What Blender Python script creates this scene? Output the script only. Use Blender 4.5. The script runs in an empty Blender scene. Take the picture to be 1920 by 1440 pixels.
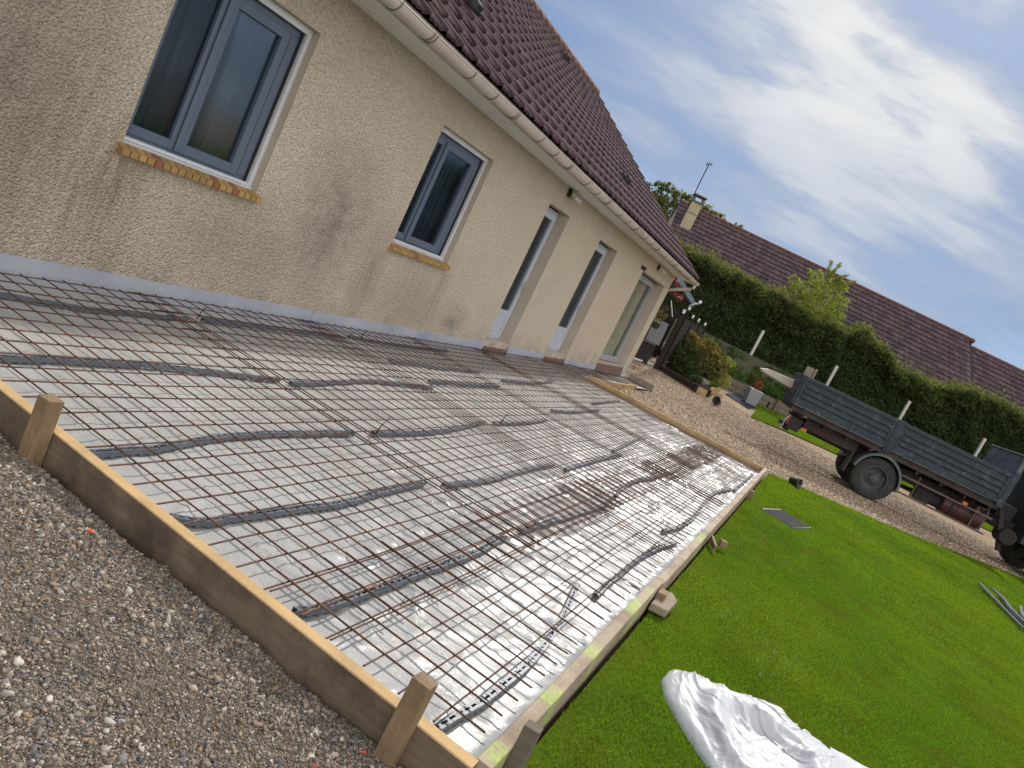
import bpy, bmesh, math, random
import numpy as np
from mathutils import Vector, Matrix
random.seed(7); rng = np.random.default_rng(7)
scene = bpy.context.scene
col = scene.collection

# ------------------------------------------------------------------ camera, world, sun, exposure
CAM = Vector((4.6997, -2.1248, 1.5325))
r_ = Vector((0.81550621, 0.3858771, 0.43133339)); u_ = Vector((-0.45763524, -0.02628751, 0.88875134)); f_ = Vector((-0.35428747, 0.9221756, -0.15515333))
cam = bpy.data.cameras.new('camera'); cam_o = bpy.data.objects.new('camera', cam); col.objects.link(cam_o)
m = Matrix((r_, u_, -f_)).transposed().to_4x4(); m.translation = CAM
cam_o.matrix_world = m
cam.sensor_fit = 'HORIZONTAL'; cam.sensor_width = 36.0; cam.lens = 36.0 * 1408.8 / 1920.0
cam.clip_start = 0.05; cam.clip_end = 2000
cam.dof.use_dof = False
scene.camera = cam_o

SUN_EL = math.radians(40); SUN_AZ = math.radians(-4)      # azimuth from +Y towards +X
sdir = Vector((math.sin(SUN_AZ) * math.cos(SUN_EL), math.cos(SUN_AZ) * math.cos(SUN_EL), math.sin(SUN_EL)))
sl = bpy.data.lights.new('sun', 'SUN'); sl.energy = 2.6; sl.angle = math.radians(3.0); sl.color = (1.0, 0.95, 0.87)
so = bpy.data.objects.new('sun', sl); col.objects.link(so); so.rotation_euler = (-sdir).to_track_quat('-Z', 'Y').to_euler()

scene.view_settings.view_transform = 'Standard'; scene.view_settings.look = 'None'
scene.view_settings.gamma = 1; scene.view_settings.exposure = 0.55
scene.render.engine = 'CYCLES'
scene.cycles.max_bounces = 8; scene.cycles.transparent_max_bounces = 12

FW = Vector((-0.35863034, 0.93347966, 0)); LT = Vector((0.93347966, 0.35863034, 0))
C0 = Vector((CAM.x, CAM.y, 0))
def GP(lat, dep, z=0.0):                                     # garden frame: lat to the right of the lawn axis, dep along it
    return C0 + LT * lat + FW * dep + Vector((0, 0, z))
def lab(x, y):
    dx, dy = x - C0.x, y - C0.y
    return dx * LT.x + dy * LT.y, dx * FW.x + dy * FW.y

class NT:
    def __init__(s, nt): s.nt = nt; s.n = nt.nodes; s.l = nt.links
    def add(s, t, **k):
        n = s.n.new(t)
        for a, v in k.items():
            if a.startswith('i_'): s.put(n.inputs[a[2:].replace('_', ' ')], v)
            else: setattr(n, a, v)
        return n
    def put(s, sock, v):
        if isinstance(v, bpy.types.NodeSocket): s.l.new(v, sock)
        else: sock.default_value = v
    def noise(s, vec, scale, detail=5, rough=.55, dist=0, out='Fac'):
        n = s.add('ShaderNodeTexNoise'); n.inputs['Scale'].default_value = scale; n.inputs['Detail'].default_value = detail
        n.inputs['Roughness'].default_value = rough; n.inputs['Distortion'].default_value = dist
        if vec is not None: s.l.new(vec, n.inputs['Vector'])
        return n.outputs[out]
    def ramp(s, fac, stops):
        n = s.add('ShaderNodeValToRGB'); e = n.color_ramp.elements
        while len(e) < len(stops): e.new(.5)
        for i, (p, c) in enumerate(stops):
            e[i].position = p; e[i].color = (c, c, c, 1) if isinstance(c, (int, float)) else (*c[:3], 1)
        s.l.new(fac, n.inputs[0]); return n.outputs[0]
    def mix(s, fac, a, b, mode='MIX'):
        n = s.add('ShaderNodeMix', data_type='RGBA', blend_type=mode)
        s.put(n.inputs[0], fac)
        for sock, v in ((n.inputs[6], a), (n.inputs[7], b)):
            s.put(sock, v if isinstance(v, bpy.types.NodeSocket) else (*v[:3], 1))
        return n.outputs[2]
    def math(s, op, a, b=0.0, clamp=False):
        n = s.add('ShaderNodeMath', operation=op, use_clamp=clamp); s.put(n.inputs[0], a); s.put(n.inputs[1], b); return n.outputs[0]
    def mapping(s, vec, loc=(0,0,0), rot=(0,0,0), scale=(1,1,1)):
        n = s.add('ShaderNodeMapping'); s.l.new(vec, n.inputs[0])
        n.inputs[1].default_value = loc; n.inputs[2].default_value = rot; n.inputs[3].default_value = scale; return n.outputs[0]

# world: Nishita sky with thin streaked cloud
w = bpy.data.worlds.new("World"); scene.world = w; w.use_nodes = True
W = NT(w.node_tree); W.n.clear()
out = W.add('ShaderNodeOutputWorld'); bg = W.add('ShaderNodeBackground'); W.l.new(bg.outputs[0], out.inputs[0])
sky = W.add('ShaderNodeTexSky', sky_type='NISHITA'); sky.sun_disc = False; sky.sun_elevation = SUN_EL; sky.sun_rotation = SUN_AZ
sky.air_density = 1.0; sky.dust_density = 1.2; sky.ozone_density = 1.3; sky.altitude = 50
tc = W.add('ShaderNodeTexCoord'); gen = tc.outputs['Generated']
sep = W.add('ShaderNodeSeparateXYZ'); W.l.new(gen, sep.inputs[0])
zz = W.math('ADD', W.math('MAXIMUM', sep.outputs[2], 0.0), 0.16)
cx = W.math('DIVIDE', sep.outputs[0], zz); cy = W.math('DIVIDE', sep.outputs[1], zz)
cmb = W.add('ShaderNodeCombineXYZ'); W.l.new(cx, cmb.inputs[0]); W.l.new(cy, cmb.inputs[1])
pv = W.mapping(cmb.outputs[0], rot=(0, 0, -math.radians(21 + 8)), loc=(3.1, 1.7, 0), scale=(1, 1, 1))
pv1 = W.mapping(pv, scale=(.60, 1.25, 1)); pv2 = W.mapping(pv, scale=(1.2, 2.2, 1), loc=(5, 2, 0))
n1 = W.noise(pv1, .95, 6, .48, .2); n2 = W.noise(pv2, 1.1, 7, .54, .3)
cl = W.math('ADD', W.math('MULTIPLY', n1, .58), W.math('MULTIPLY', n2, .42))
gd = Vector((-.109, .90, .42)).normalized()
dp = W.add('ShaderNodeVectorMath', operation='DOT_PRODUCT'); W.l.new(gen, dp.inputs[0]); dp.inputs[1].default_value = gd
glow = W.ramp(dp.outputs['Value'], [(.925, 0.0), (.975, .40), (.998, 1.0)])
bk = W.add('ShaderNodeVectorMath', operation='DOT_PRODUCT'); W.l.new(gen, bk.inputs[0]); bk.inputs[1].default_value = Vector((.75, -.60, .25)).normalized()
back = W.ramp(bk.outputs['Value'], [(.0, 0.0), (.6, 1.0)])        # added bright sky out of view, behind and to the right, lights the wall
n3 = W.noise(W.mapping(pv, scale=(1.5, 2.3, 1), loc=(1, 7, 0)), 1.6, 7, .56, .25)
cl = W.math('ADD', W.math('MULTIPLY', cl, .8), W.math('MULTIPLY', n3, .2)); glow = W.math('MULTIPLY', glow, W.ramp(n3, [(.30, .45), (.62, 1.)]))
cov = W.math('ADD', cl, W.math('MULTIPLY', glow, .30))
mask = W.ramp(cov, [(.43, .08), (.49, .30), (.55, .72), (.64, 1.0)])
chi = W.mix(glow, (2.95, 3.5, 4.5), (6.0, 6.0, 5.9))
cloudc = W.mix(W.ramp(cov, [(.50, 0.0), (.68, 1.0)]), (1.85, 2.5, 3.8), chi)
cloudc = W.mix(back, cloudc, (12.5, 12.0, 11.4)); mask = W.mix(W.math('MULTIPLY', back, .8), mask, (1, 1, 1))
skc = W.mix(1.0, sky.outputs[0], (.31, .38, .50), 'MULTIPLY')
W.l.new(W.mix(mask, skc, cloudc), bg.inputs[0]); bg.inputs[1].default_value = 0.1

# ------------------------------------------------------------------ helpers
def mesh_np(name, V, Fq, mat=None, smooth=False, parent=None, cols=None):
    me = bpy.data.meshes.new(name)
    V = np.asarray(V, np.float32)
    if isinstance(Fq, np.ndarray):
        nf, k = Fq.shape
        me.vertices.add(len(V)); me.vertices.foreach_set('co', V.ravel())
        me.loops.add(nf * k); me.loops.foreach_set('vertex_index', Fq.astype(np.int32).ravel())
        me.polygons.add(nf); me.polygons.foreach_set('loop_start', np.arange(nf, dtype=np.int32) * k)
        me.update(calc_edges=True)
    else:
        me.from_pydata([tuple(v) for v in V], [], [tuple(f) for f in Fq])
    if smooth: me.polygons.foreach_set('use_smooth', np.ones(len(me.polygons), bool))
    if cols is not None:
        a = me.color_attributes.new('col', 'FLOAT_COLOR', 'POINT')
        c4 = np.ones((len(V), 4), np.float32); c4[:, :3] = cols; a.data.foreach_set('color', c4.ravel())
    if mat is not None: me.materials.append(mat)
    me.validate()
    o = bpy.data.objects.new(name, me); col.objects.link(o)
    if parent is not None: o.parent = parent
    return o

class MB:
    def __init__(s): s.v = []; s.f = []
    def add(s, vs, fs):
        b = len(s.v); s.v += [tuple(v) for v in vs]; s.f += [tuple(b + i for i in f) for f in fs]
    def box(s, c, size, ax=None):
        ax = ax or (Vector((1,0,0)), Vector((0,1,0)), Vector((0,0,1)))
        c = Vector(c); vs = []
        for i in (-1, 1):
            for j in (-1, 1):
                for k in (-1, 1): vs.append(c + ax[0]*(i*size[0]/2) + ax[1]*(j*size[1]/2) + ax[2]*(k*size[2]/2))
        s.add(vs, [(0,1,3,2),(4,6,7,5),(0,4,5,1),(2,3,7,6),(0,2,6,4),(1,5,7,3)])
    def bx(s, x0, x1, y0, y1, z0, z1): s.box(((x0+x1)/2, (y0+y1)/2, (z0+z1)/2), (abs(x1-x0), abs(y1-y0), abs(z1-z0)))
    def tube(s, pts, r, seg=8, cap=True):
        pts = [Vector(p) for p in pts]; rs = r if isinstance(r, (list, tuple)) else [r]*len(pts); vs = []; fs = []
        for i, p in enumerate(pts):
            t = (pts[min(i+1, len(pts)-1)] - pts[max(i-1, 0)]).normalized()
            a = t.cross(Vector((0,0,1)) if abs(t.z) < .9 else Vector((1,0,0))).normalized(); b = t.cross(a)
            for k in range(seg):
                an = 2*math.pi*k/seg; vs.append(p + (a*math.cos(an) + b*math.sin(an))*rs[i])
        for i in range(len(pts)-1):
            for k in range(seg):
                k2 = (k+1) % seg; fs.append((i*seg+k, i*seg+k2, (i+1)*seg+k2, (i+1)*seg+k))
        if cap: fs.append(tuple(range(seg))[::-1]); fs.append(tuple((len(pts)-1)*seg+k for k in range(seg)))
        s.add(vs, fs)
    def prism(s, poly, d):                                   # poly: list of points in a plane, extruded by d
        n = len(poly); d = Vector(d); vs = [Vector(p) for p in poly] + [Vector(p)+d for p in poly]
        s.add(vs, [tuple(range(n))[::-1], tuple(range(n, 2*n))] + [(i, (i+1) % n, n+(i+1) % n, n+i) for i in range(n)])
    def lathe(s, c, axis, prof, seg=24):                     # prof: (distance along axis, radius)
        c = Vector(c); t = Vector(axis).normalized(); a = t.cross(Vector((0,0,1)) if abs(t.z) < .9 else Vector((1,0,0))).normalized(); b = t.cross(a); vs = []; fs = []
        for (h, r) in prof:
            for k in range(seg):
                an = 2*math.pi*k/seg; vs.append(c + t*h + (a*math.cos(an)+b*math.sin(an))*max(r, .0005))
        for i in range(len(prof)-1):
            for k in range(seg):
                k2 = (k+1) % seg; fs.append((i*seg+k, i*seg+k2, (i+1)*seg+k2, (i+1)*seg+k))
        s.add(vs, fs)
    def build(s, name, mat, parent=None, bevel=0, smooth=False, loc=None):
        V = s.v
        if loc is not None: V = [(Vector(v) - Vector(loc)) for v in V]
        me = bpy.data.meshes.new(name); me.from_pydata([tuple(v) for v in V], [], s.f)
        bm = bmesh.new(); bm.from_mesh(me); bmesh.ops.recalc_face_normals(bm, faces=bm.faces)
        bm.to_mesh(me); bm.free(); me.materials.append(mat)
        o = bpy.data.objects.new(name, me); col.objects.link(o)
        if loc is not None: o.location = loc
        if parent is not None: o.parent = parent
        if smooth:
            for p in me.polygons: p.use_smooth = True
        if bevel:
            b = o.modifiers.new('bevel', 'BEVEL'); b.width = bevel; b.segments = 2; b.limit_method = 'ANGLE'
        return o
def tag(o, label=None, cat=None, group=None, kind=None):
    if label: o['label'] = label
    if cat: o['category'] = cat
    if group: o['group'] = group
    if kind: o['kind'] = kind
    return o
def empty(name, loc=(0,0,0)):
    o = bpy.data.objects.new(name, None); o.empty_display_size = .2; col.objects.link(o); o.location = loc; return o
def part(o, parent):                                         # parent while keeping world geometry
    o.parent = parent; o.matrix_parent_inverse = Matrix.Translation(parent.location).inverted(); return o

def mk(name, c1, c2=None, scale=4, rough=.6, bump=0., bscale=40, bdist=.01, metal=0, spec=.5, detail=5, stretch=(1,1,1), c3=None, s3=1.2, t3=(.5,.62), attr=False):
    mt = bpy.data.materials.new(name); mt.use_nodes = True; N = NT(mt.node_tree); p = N.n['Principled BSDF']
    co = N.add('ShaderNodeTexCoord').outputs['Object']; v = N.mapping(co, scale=stretch)
    c = None
    if c2 is not None: c = N.mix(N.ramp(N.noise(v, scale, detail, .6), [(.32, 0.), (.68, 1.)]), c1, c2)
    if c3 is not None: c = N.mix(N.ramp(N.noise(v, s3, 6, .65), [(t3[0], 0.), (t3[1], 1.)]), c if c else c1, c3)
    if attr:
        a = N.add('ShaderNodeAttribute'); a.attribute_name = 'col'; c = N.mix(1.0, c if c else c1, a.outputs[0], 'MULTIPLY')
    if c is None: p.inputs['Base Color'].default_value = (*c1, 1)
    else: N.l.new(c, p.inputs['Base Color'])
    p.inputs['Roughness'].default_value = rough; p.inputs['Metallic'].default_value = metal; p.inputs['Specular IOR Level'].default_value = spec
    if bump:
        b = N.add('ShaderNodeBump'); b.inputs['Strength'].default_value = bump; b.inputs['Distance'].default_value = bdist
        N.l.new(N.noise(v, bscale, 4, .6), b.inputs['Height']); N.l.new(b.outputs[0], p.inputs['Normal'])
    mt['nt'] = 1
    return mt

# numpy lattice noise
_P = rng.random((256, 256)).astype(np.float32)
def vn(x, y):
    xi = np.floor(x).astype(int); yi = np.floor(y).astype(int); fx = x-xi; fy = y-yi
    fx = fx*fx*fx*(fx*(fx*6-15)+10); fy = fy*fy*fy*(fy*(fy*6-15)+10)
    g = lambda a, b: _P[a % 256, b % 256]
    return (g(xi,yi)*(1-fx)+g(xi+1,yi)*fx)*(1-fy) + (g(xi,yi+1)*(1-fx)+g(xi+1,yi+1)*fx)*fy
def fbm(x, y, o=4):
    s = 0; a = .5
    for i in range(o): s = s + a*vn(x*2**i + 17*i, y*2**i + 31*i); a *= .5
    return s
def sstep(a, b, x): t = np.clip((x-a)/(b-a), 0, 1); return t*t*(3-2*t)

def H(x, y):                                                 # terrain height
    x = np.asarray(x, float); y = np.asarray(y, float); l, d = lab(x, y)
    h = -.04 + .5*sstep(22, 29, d) - .1*np.exp(-(x*x+(y-17)**2)/16)
    return h + .02*(fbm(x*.5, y*.5)-.5)*sstep(4, 10, d)
def Hs(x, y): return float(H(x, y))

# ------------------------------------------------------------------ materials
def wall_mat():
    mt = bpy.data.materials.new('roughcast'); mt.use_nodes = True; N = NT(mt.node_tree); p = N.n['Principled BSDF']
    co = N.add('ShaderNodeTexCoord').outputs['Object']
    base = N.mix(N.ramp(N.noise(co, 1.1, 5, .6), [(.35, 0.), (.65, 1.)]), (.72, .615, .49), (.78, .68, .555))
    speck = N.noise(co, 50, 4, .6, .6)
    base = N.mix(N.ramp(speck, [(.38, .75), (.56, 0.)]), base, (.47, .385, .30))
    brown = None; grey = None
    def blob(y, z, sy, sz):
        sy *= 1.15; sz *= 1.15; v = N.mapping(co, loc=(0, -y/sy, -z/sz), scale=(0, 1/sy, 1/sz))
        g = N.add('ShaderNodeTexGradient', gradient_type='SPHERICAL'); N.l.new(v, g.inputs[0]); return g.outputs[1]
    for (y, z, sy, sz, k) in [(1.47,.72,.5,.75,1.), (.9,.95,.7,1.1,.8), (2.5,.62,.8,.55,.5), (4.75,.7,.3,.7,.8), (5.75,.62,.7,.6,.55), (6.3,.75,.25,.6,.6), (2.95,.45,.5,.5,.4)]:
        b = N.math('MULTIPLY', blob(y, z, sy, sz), k); brown = b if brown is None else N.math('MAXIMUM', brown, b)
    for (y, z, sy, sz, k) in [(3.85,1.0,.75,.95,1.), (.55,1.3,.8,1.5,.9), (7.0,.33,.5,.3,.9), (3.3,.6,.9,.7,.5), (5.8,.35,1.6,.4,.4)]:
        b = N.math('MULTIPLY', blob(y, z, sy, sz), k); grey = b if grey is None else N.math('MAXIMUM', grey, b)
    sz_ = N.add('ShaderNodeSeparateXYZ'); N.l.new(co, sz_.inputs[0]); foot = N.math('MULTIPLY', N.ramp(sz_.outputs[2], [(.10, .75), (.45, .0)]), N.ramp(N.noise(N.mapping(co, scale=(1, 1.3, .6)), 2.2, 7, .7), [(.42, 0.), (.62, 1.)]))
    grey = N.math('MAXIMUM', grey, foot)
    nz = N.ramp(N.noise(co, 5, 6, .7), [(.3, .25), (.7, 1.)]); nv = N.ramp(N.noise(N.mapping(co, scale=(1, 9, .8)), 2, 4, .6), [(.35, .4), (.65, 1.)])
    base = N.mix(N.math('MULTIPLY', N.math('MULTIPLY', brown, nv), 1.0, True), base, (.30, .225, .145))
    base = N.mix(N.math('MULTIPLY', N.math('MULTIPLY', grey, nz), 1.0, True), base, (.235, .205, .18))
    N.l.new(base, p.inputs['Base Color']); p.inputs['Roughness'].default_value = .92; p.inputs['Specular IOR Level'].default_value = .2
    vo = N.add('ShaderNodeTexVoronoi'); vo.inputs['Scale'].default_value = 58; N.l.new(co, vo.inputs['Vector'])
    hh = N.math('ADD', N.math('MULTIPLY', vo.outputs['Distance'], -.8), speck)
    b = N.add('ShaderNodeBump'); b.inputs['Strength'].default_value = 1.; b.inputs['Distance'].default_value = .028
    N.l.new(hh, b.inputs['Height']); N.l.new(b.outputs[0], p.inputs['Normal']); return mt
M_wall = wall_mat()
M_reveal = mk('smooth_render', (.43,.37,.31), (.48,.415,.345), 3, .85, .2, 60, .002)
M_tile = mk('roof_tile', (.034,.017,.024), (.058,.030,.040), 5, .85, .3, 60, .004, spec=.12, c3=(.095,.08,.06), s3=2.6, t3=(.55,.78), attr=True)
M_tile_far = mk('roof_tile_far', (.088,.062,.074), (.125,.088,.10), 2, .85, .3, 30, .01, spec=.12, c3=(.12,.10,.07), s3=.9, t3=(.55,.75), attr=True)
M_ridge = mk('ridge_tile', (.10,.052,.047), (.14,.075,.065), 4, .85, .3, 40, .004, spec=.12)
M_gutter = mk('sand_gutter_plastic', (.56,.49,.44), (.50,.43,.385), 3, .35, 0, c3=(.36,.30,.26), s3=3.5, t3=(.55,.75), stretch=(1,.4,1))
M_soffit = mk('soffit_plastic', (.74,.71,.70), (.66,.63,.63), 2, .5)
M_white = mk('white_plastic', (.62,.63,.66), (.55,.56,.60), 5, .4)
M_frame = mk('slate_frame', (.105,.135,.195), (.09,.12,.175), 2, .4)
M_alu = mk('grey_frame', (.36,.39,.43), (.31,.34,.38), 2, .35)
M_door = mk('door_plastic', (.46,.49,.56), (.41,.44,.51), 4, .4)
M_rubber = mk('black_rubber', (.018,.018,.02), (.03,.03,.03), 8, .6)
M_dark = mk('dark_metal', (.028,.026,.03), (.045,.04,.04), 6, .8, spec=.2)
M_brick = mk('sill_brick', (.40,.245,.085), (.33,.195,.065), 14, .8, .4, 60, .003, attr=True)
M_mortar = mk('mortar', (.22,.19,.17), (.16,.14,.13), 30, .9, .4, 80, .002)
M_step = mk('dark_brick', (.12,.07,.05), (.18,.12,.09), 12, .85, .6, 40, .01)
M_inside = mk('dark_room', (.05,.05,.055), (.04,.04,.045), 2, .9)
M_conc = mk('concrete_post', (.55,.54,.50), (.40,.39,.36), 8, .85, .3, 50, .003)
M_rust = mk('rusty_steel', (.115,.050,.030), (.06,.034,.026), 30, .7, .4, 200, .001, metal=.2, c3=(.20,.082,.036), s3=9, t3=(.50,.72))
M_spacer = mk('grey_spacer_plastic', (.14,.16,.19), (.09,.105,.13), 10, .42)
M_leaf = None

def wood(name, a, b, dirt, stretch=(1,1,1), rough=.8, lime=None, edge=None):
    mt = bpy.data.materials.new(name); mt.use_nodes = True; N = NT(mt.node_tree); p = N.n['Principled BSDF']
    co = N.add('ShaderNodeTexCoord').outputs['Object']; v = N.mapping(co, scale=stretch)
    g = N.noise(v, 6, 8, .65, .6); c = N.mix(N.ramp(g, [(.3, 0.), (.7, 1.)]), a, b)
    c = N.mix(N.ramp(N.noise(co, 3.2, 7, .7), [(.42, 0.), (.66, .85)]), c, dirt)
    if lime is not None:
        la, ys = lime; sp_ = N.add('ShaderNodeSeparateXYZ'); wp = N.add('ShaderNodeNewGeometry'); N.l.new(wp.outputs['Position'], sp_.inputs[0]); tot = None
        for (y0, hw) in ys:
            q = N.math('SUBTRACT', 1.0, N.math('DIVIDE', N.math('ABSOLUTE', N.math('SUBTRACT', sp_.outputs[1], y0)), hw), True)
            tot = q if tot is None else N.math('MAXIMUM', tot, q)
        k = N.ramp(N.math('MULTIPLY', N.math('MULTIPLY', tot, 1.3, True), N.noise(co, 26, 8, .8)), [(.40, 0.), (.66, .75)])
        c = N.mix(k, c, la)
    N.l.new(c, p.inputs['Base Color']); p.inputs['Roughness'].default_value = rough; p.inputs['Specular IOR Level'].default_value = .25
    b_ = N.add('ShaderNodeBump'); b_.inputs['Strength'].default_value = .5; b_.inputs['Distance'].default_value = .003
    N.l.new(N.noise(v, 22, 6, .7), b_.inputs['Height']); N.l.new(b_.outputs[0], p.inputs['Normal']); return mt
M_wside = wood('muddy_board', (.14,.105,.075), (.21,.16,.115), (.06,.045,.04), (1.2,14,14))
M_wtop = wood('fresh_board_edge', (.50,.335,.155), (.57,.40,.20), (.36,.24,.125), (1.2,14,14))
M_wstake = wood('stake_wood', (.21,.145,.085), (.31,.22,.13), (.12,.085,.055), (14,14,1.2))
M_wright = wood('weathered_board', (.37,.295,.215), (.46,.38,.28), (.24,.18,.13), (14,1.2,14), lime=((.40,.68,.08), [(.08,.17),(.60,.22),(1.15,.20),(1.95,.36),(2.35,.14),(4.3,.55)]))
M_wfar = wood('tan_board', (.40,.27,.13), (.47,.33,.17), (.26,.17,.09), (1.2,14,14))
M_sleeper = wood('grey_sleeper', (.13,.11,.085), (.19,.165,.125), (.09,.08,.06), (1.5,1.5,12))
M_brownpost = wood('brown_stain', (.020,.014,.012), (.032,.021,.017), (.015,.010,.008), (9,9,1))
M_oldwood = wood('old_wood', (.24,.20,.16), (.33,.28,.22), (.15,.12,.10), (9,9,1))

def glass_mat(name, tint=(.66,.72,.78), k=.86):
    mt = bpy.data.materials.new(name); mt.use_nodes = True; N = NT(mt.node_tree); N.n.remove(N.n['Principled BSDF'])
    o = N.n['Material Output']; tr = N.add('ShaderNodeBsdfTransparent'); tr.inputs[0].default_value = (*tint, 1)
    gl = N.add('ShaderNodeBsdfGlossy'); gl.inputs['Roughness'].default_value = .09; gl.inputs[0].default_value = (.85,.88,.9,1)
    co = N.add('ShaderNodeTexCoord').outputs['Object']
    b = N.add('ShaderNodeBump'); b.inputs['Strength'].default_value = .12; b.inputs['Distance'].default_value = .01
    N.l.new(N.noise(co, 2.5, 2), b.inputs['Height']); N.l.new(b.outputs[0], gl.inputs['Normal'])
    fr = N.add('ShaderNodeFresnel'); fr.inputs[0].default_value = 1.5
    f2 = N.math('MULTIPLY', fr.outputs[0], .38, True)
    mx = N.add('ShaderNodeMixShader'); N.l.new(f2, mx.inputs[0]); N.l.new(tr.outputs[0], mx.inputs[1]); N.l.new(gl.outputs[0], mx.inputs[2]); N.l.new(mx.outputs[0], o.inputs[0]); return mt
M_glass = glass_mat('window_glass'); M_glass2 = glass_mat('clear_glass', (.93,.95,.93))
M_curtain = mk('grey_curtain', (.055,.062,.066), (.17,.19,.20), 3, .9, stretch=(1,14,.5))
M_curtain_b = mk('beige_blind', (.42,.39,.31), (.38,.35,.28), 1, .9)

def film_mat(name, c1, c2, rough=.28, dirt=True, metal=0.):
    mt = bpy.data.materials.new(name); mt.use_nodes = True; N = NT(mt.node_tree); p = N.n['Principled BSDF']
    co = N.add('ShaderNodeTexCoord').outputs['Object']
    c = N.mix(N.ramp(N.noise(co, 1.3, 5, .6), [(.35, 0.), (.65, 1.)]), c1, c2)
    if dirt:
        d = N.math('MULTIPLY', N.ramp(N.noise(co, 140, 3, .7), [(.57, 0.), (.63, 1.)]), N.ramp(N.noise(co, 1.7, 5, .7), [(.42, 0.), (.60, 1.)]))
        c = N.mix(d, c, (.15,.12,.10)); c = N.mix(N.ramp(N.noise(co, .9, 6, .7), [(.52, 0.), (.78, .55)]), c, (.36,.32,.28))
    N.l.new(c, p.inputs['Base Color']); p.inputs['Specular IOR Level'].default_value = .42; p.inputs['Metallic'].default_value = metal
    N.l.new(N.ramp(N.noise(co, 2.3, 5, .6), [(.35, rough-.06), (.7, rough+.16)]), p.inputs['Roughness'])
    v2 = N.mapping(co, scale=(1.0, 2.6, 1)); b = N.add('ShaderNodeBump'); b.inputs['Strength'].default_value = .55; b.inputs['Distance'].default_value = .006
    n = N.noise(v2, 9, 5, .55, 1.6); N.l.new(n, b.inputs['Height'])
    N.l.new(b.outputs[0], p.inputs['Normal']); return mt
M_film = film_mat('grey_polythene', (.36,.36,.352), (.44,.44,.43), .27)
M_film_roll = film_mat('white_polythene', (.50,.515,.54), (.56,.57,.59), .36, False)
M_upstand = film_mat('upstand_polythene', (.25,.275,.33), (.35,.365,.41), .5)

def ground_mat(name, cA, cB, cC, s=60, bump=1., bd=.02, big=.6):
    mt = bpy.data.materials.new(name); mt.use_nodes = True; N = NT(mt.node_tree); p = N.n['Principled BSDF']
    co = N.add('ShaderNodeTexCoord').outputs['Object']
    vo = N.add('ShaderNodeTexVoronoi'); vo.inputs['Scale'].default_value = s; N.l.new(co, vo.inputs['Vector'])
    sp_ = N.add('ShaderNodeSeparateColor'); N.l.new(vo.outputs['Color'], sp_.inputs[0])
    c = N.ramp(sp_.outputs[0], [(0., cA), (.45, cB), (.8, cC), (1., tuple(min(1, k*1.5) for k in cC))])
    c = N.mix(N.ramp(N.noise(co, big, 6, .65), [(.3, 0.), (.7, .75)]), c, cA)
    N.l.new(c, p.inputs['Base Color']); p.inputs['Roughness'].default_value = .9; p.inputs['Specular IOR Level'].default_value = .2
    b = N.add('ShaderNodeBump'); b.inputs['Strength'].default_value = bump; b.inputs['Distance'].default_value = bd
    N.l.new(N.math('MULTIPLY', vo.outputs['Distance'], -1.), b.inputs['Height']); N.l.new(b.outputs[0], p.inputs['Normal']); return mt
M_drive = ground_mat('driveway_gravel', (.24,.165,.10), (.36,.26,.165), (.50,.385,.265), 42, 1., .03)
M_soil = ground_mat('sandy_soil', (.11,.085,.062), (.19,.15,.115), (.32,.27,.22), 150, 1., .012, 7)
M_stone = mk('pebble', (1,1,1), None, 4, .75, .3, 120, .002, attr=True)
M_land = mk('far_grass', (.06,.085,.02), (.09,.115,.035), .5, .9)
M_lawn = mk('lawn_ground', (.05,.082,.008), (.085,.125,.012), 2.5, .95, .8, 60, .01, spec=0)
M_earth = mk('bank_earth', (.075,.062,.035), (.05,.06,.022), 3, .95, .6, 20, .03)

def leaf_mat(name, a, b, trans=.45, scale=1.5, c3=None):
    mt = bpy.data.materials.new(name); mt.use_nodes = True; N = NT(mt.node_tree); N.n.remove(N.n['Principled BSDF']); o = N.n['Material Output']
    co = N.add('ShaderNodeTexCoord').outputs['Object']; ge = N.add('ShaderNodeNewGeometry')
    c = N.mix(N.ramp(N.noise(co, scale, 4, .6), [(.35, 0.), (.65, 1.)]), a, b)
    c = N.mix(N.math('MULTIPLY', ge.outputs['Random Per Island'], .5), c, tuple(min(1, k*1.7) for k in b))
    if c3 is not None:
        c = N.mix(N.ramp(N.noise(co, 2.6, 7, .7), [(.50, 0.), (.68, .75)]), c, c3); c = N.mix(N.ramp(N.noise(co, .45, 3, .5), [(.42, .0), (.62, .55)]), c, (.19,.275,.016))
    di = N.add('ShaderNodeBsdfDiffuse'); tr = N.add('ShaderNodeBsdfTranslucent'); gl = N.add('ShaderNodeBsdfGlossy'); gl.inputs['Roughness'].default_value = .4
    N.l.new(c, di.inputs[0]); c2 = N.mix(1., c, (1.5,1.5,.7), 'MULTIPLY'); N.l.new(c2, tr.inputs[0])
    m1 = N.add('ShaderNodeMixShader'); m1.inputs[0].default_value = trans; N.l.new(di.outputs[0], m1.inputs[1]); N.l.new(tr.outputs[0], m1.inputs[2])
    m2 = N.add('ShaderNodeMixShader'); m2.inputs[0].default_value = .004; N.l.new(m1.outputs[0], m2.inputs[1]); N.l.new(gl.outputs[0], m2.inputs[2])
    N.l.new(m2.outputs[0], o.inputs[0]); return mt
M_blade = leaf_mat('grass_blade', (.045,.096,.012), (.112,.208,.018), .5, .55, c3=(.115,.10,.022))
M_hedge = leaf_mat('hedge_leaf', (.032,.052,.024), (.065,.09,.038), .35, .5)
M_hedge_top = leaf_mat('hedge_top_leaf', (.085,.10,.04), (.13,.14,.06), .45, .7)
M_shoot = leaf_mat('shoot_leaf', (.045,.065,.025), (.075,.095,.035), .4, .6)
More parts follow.
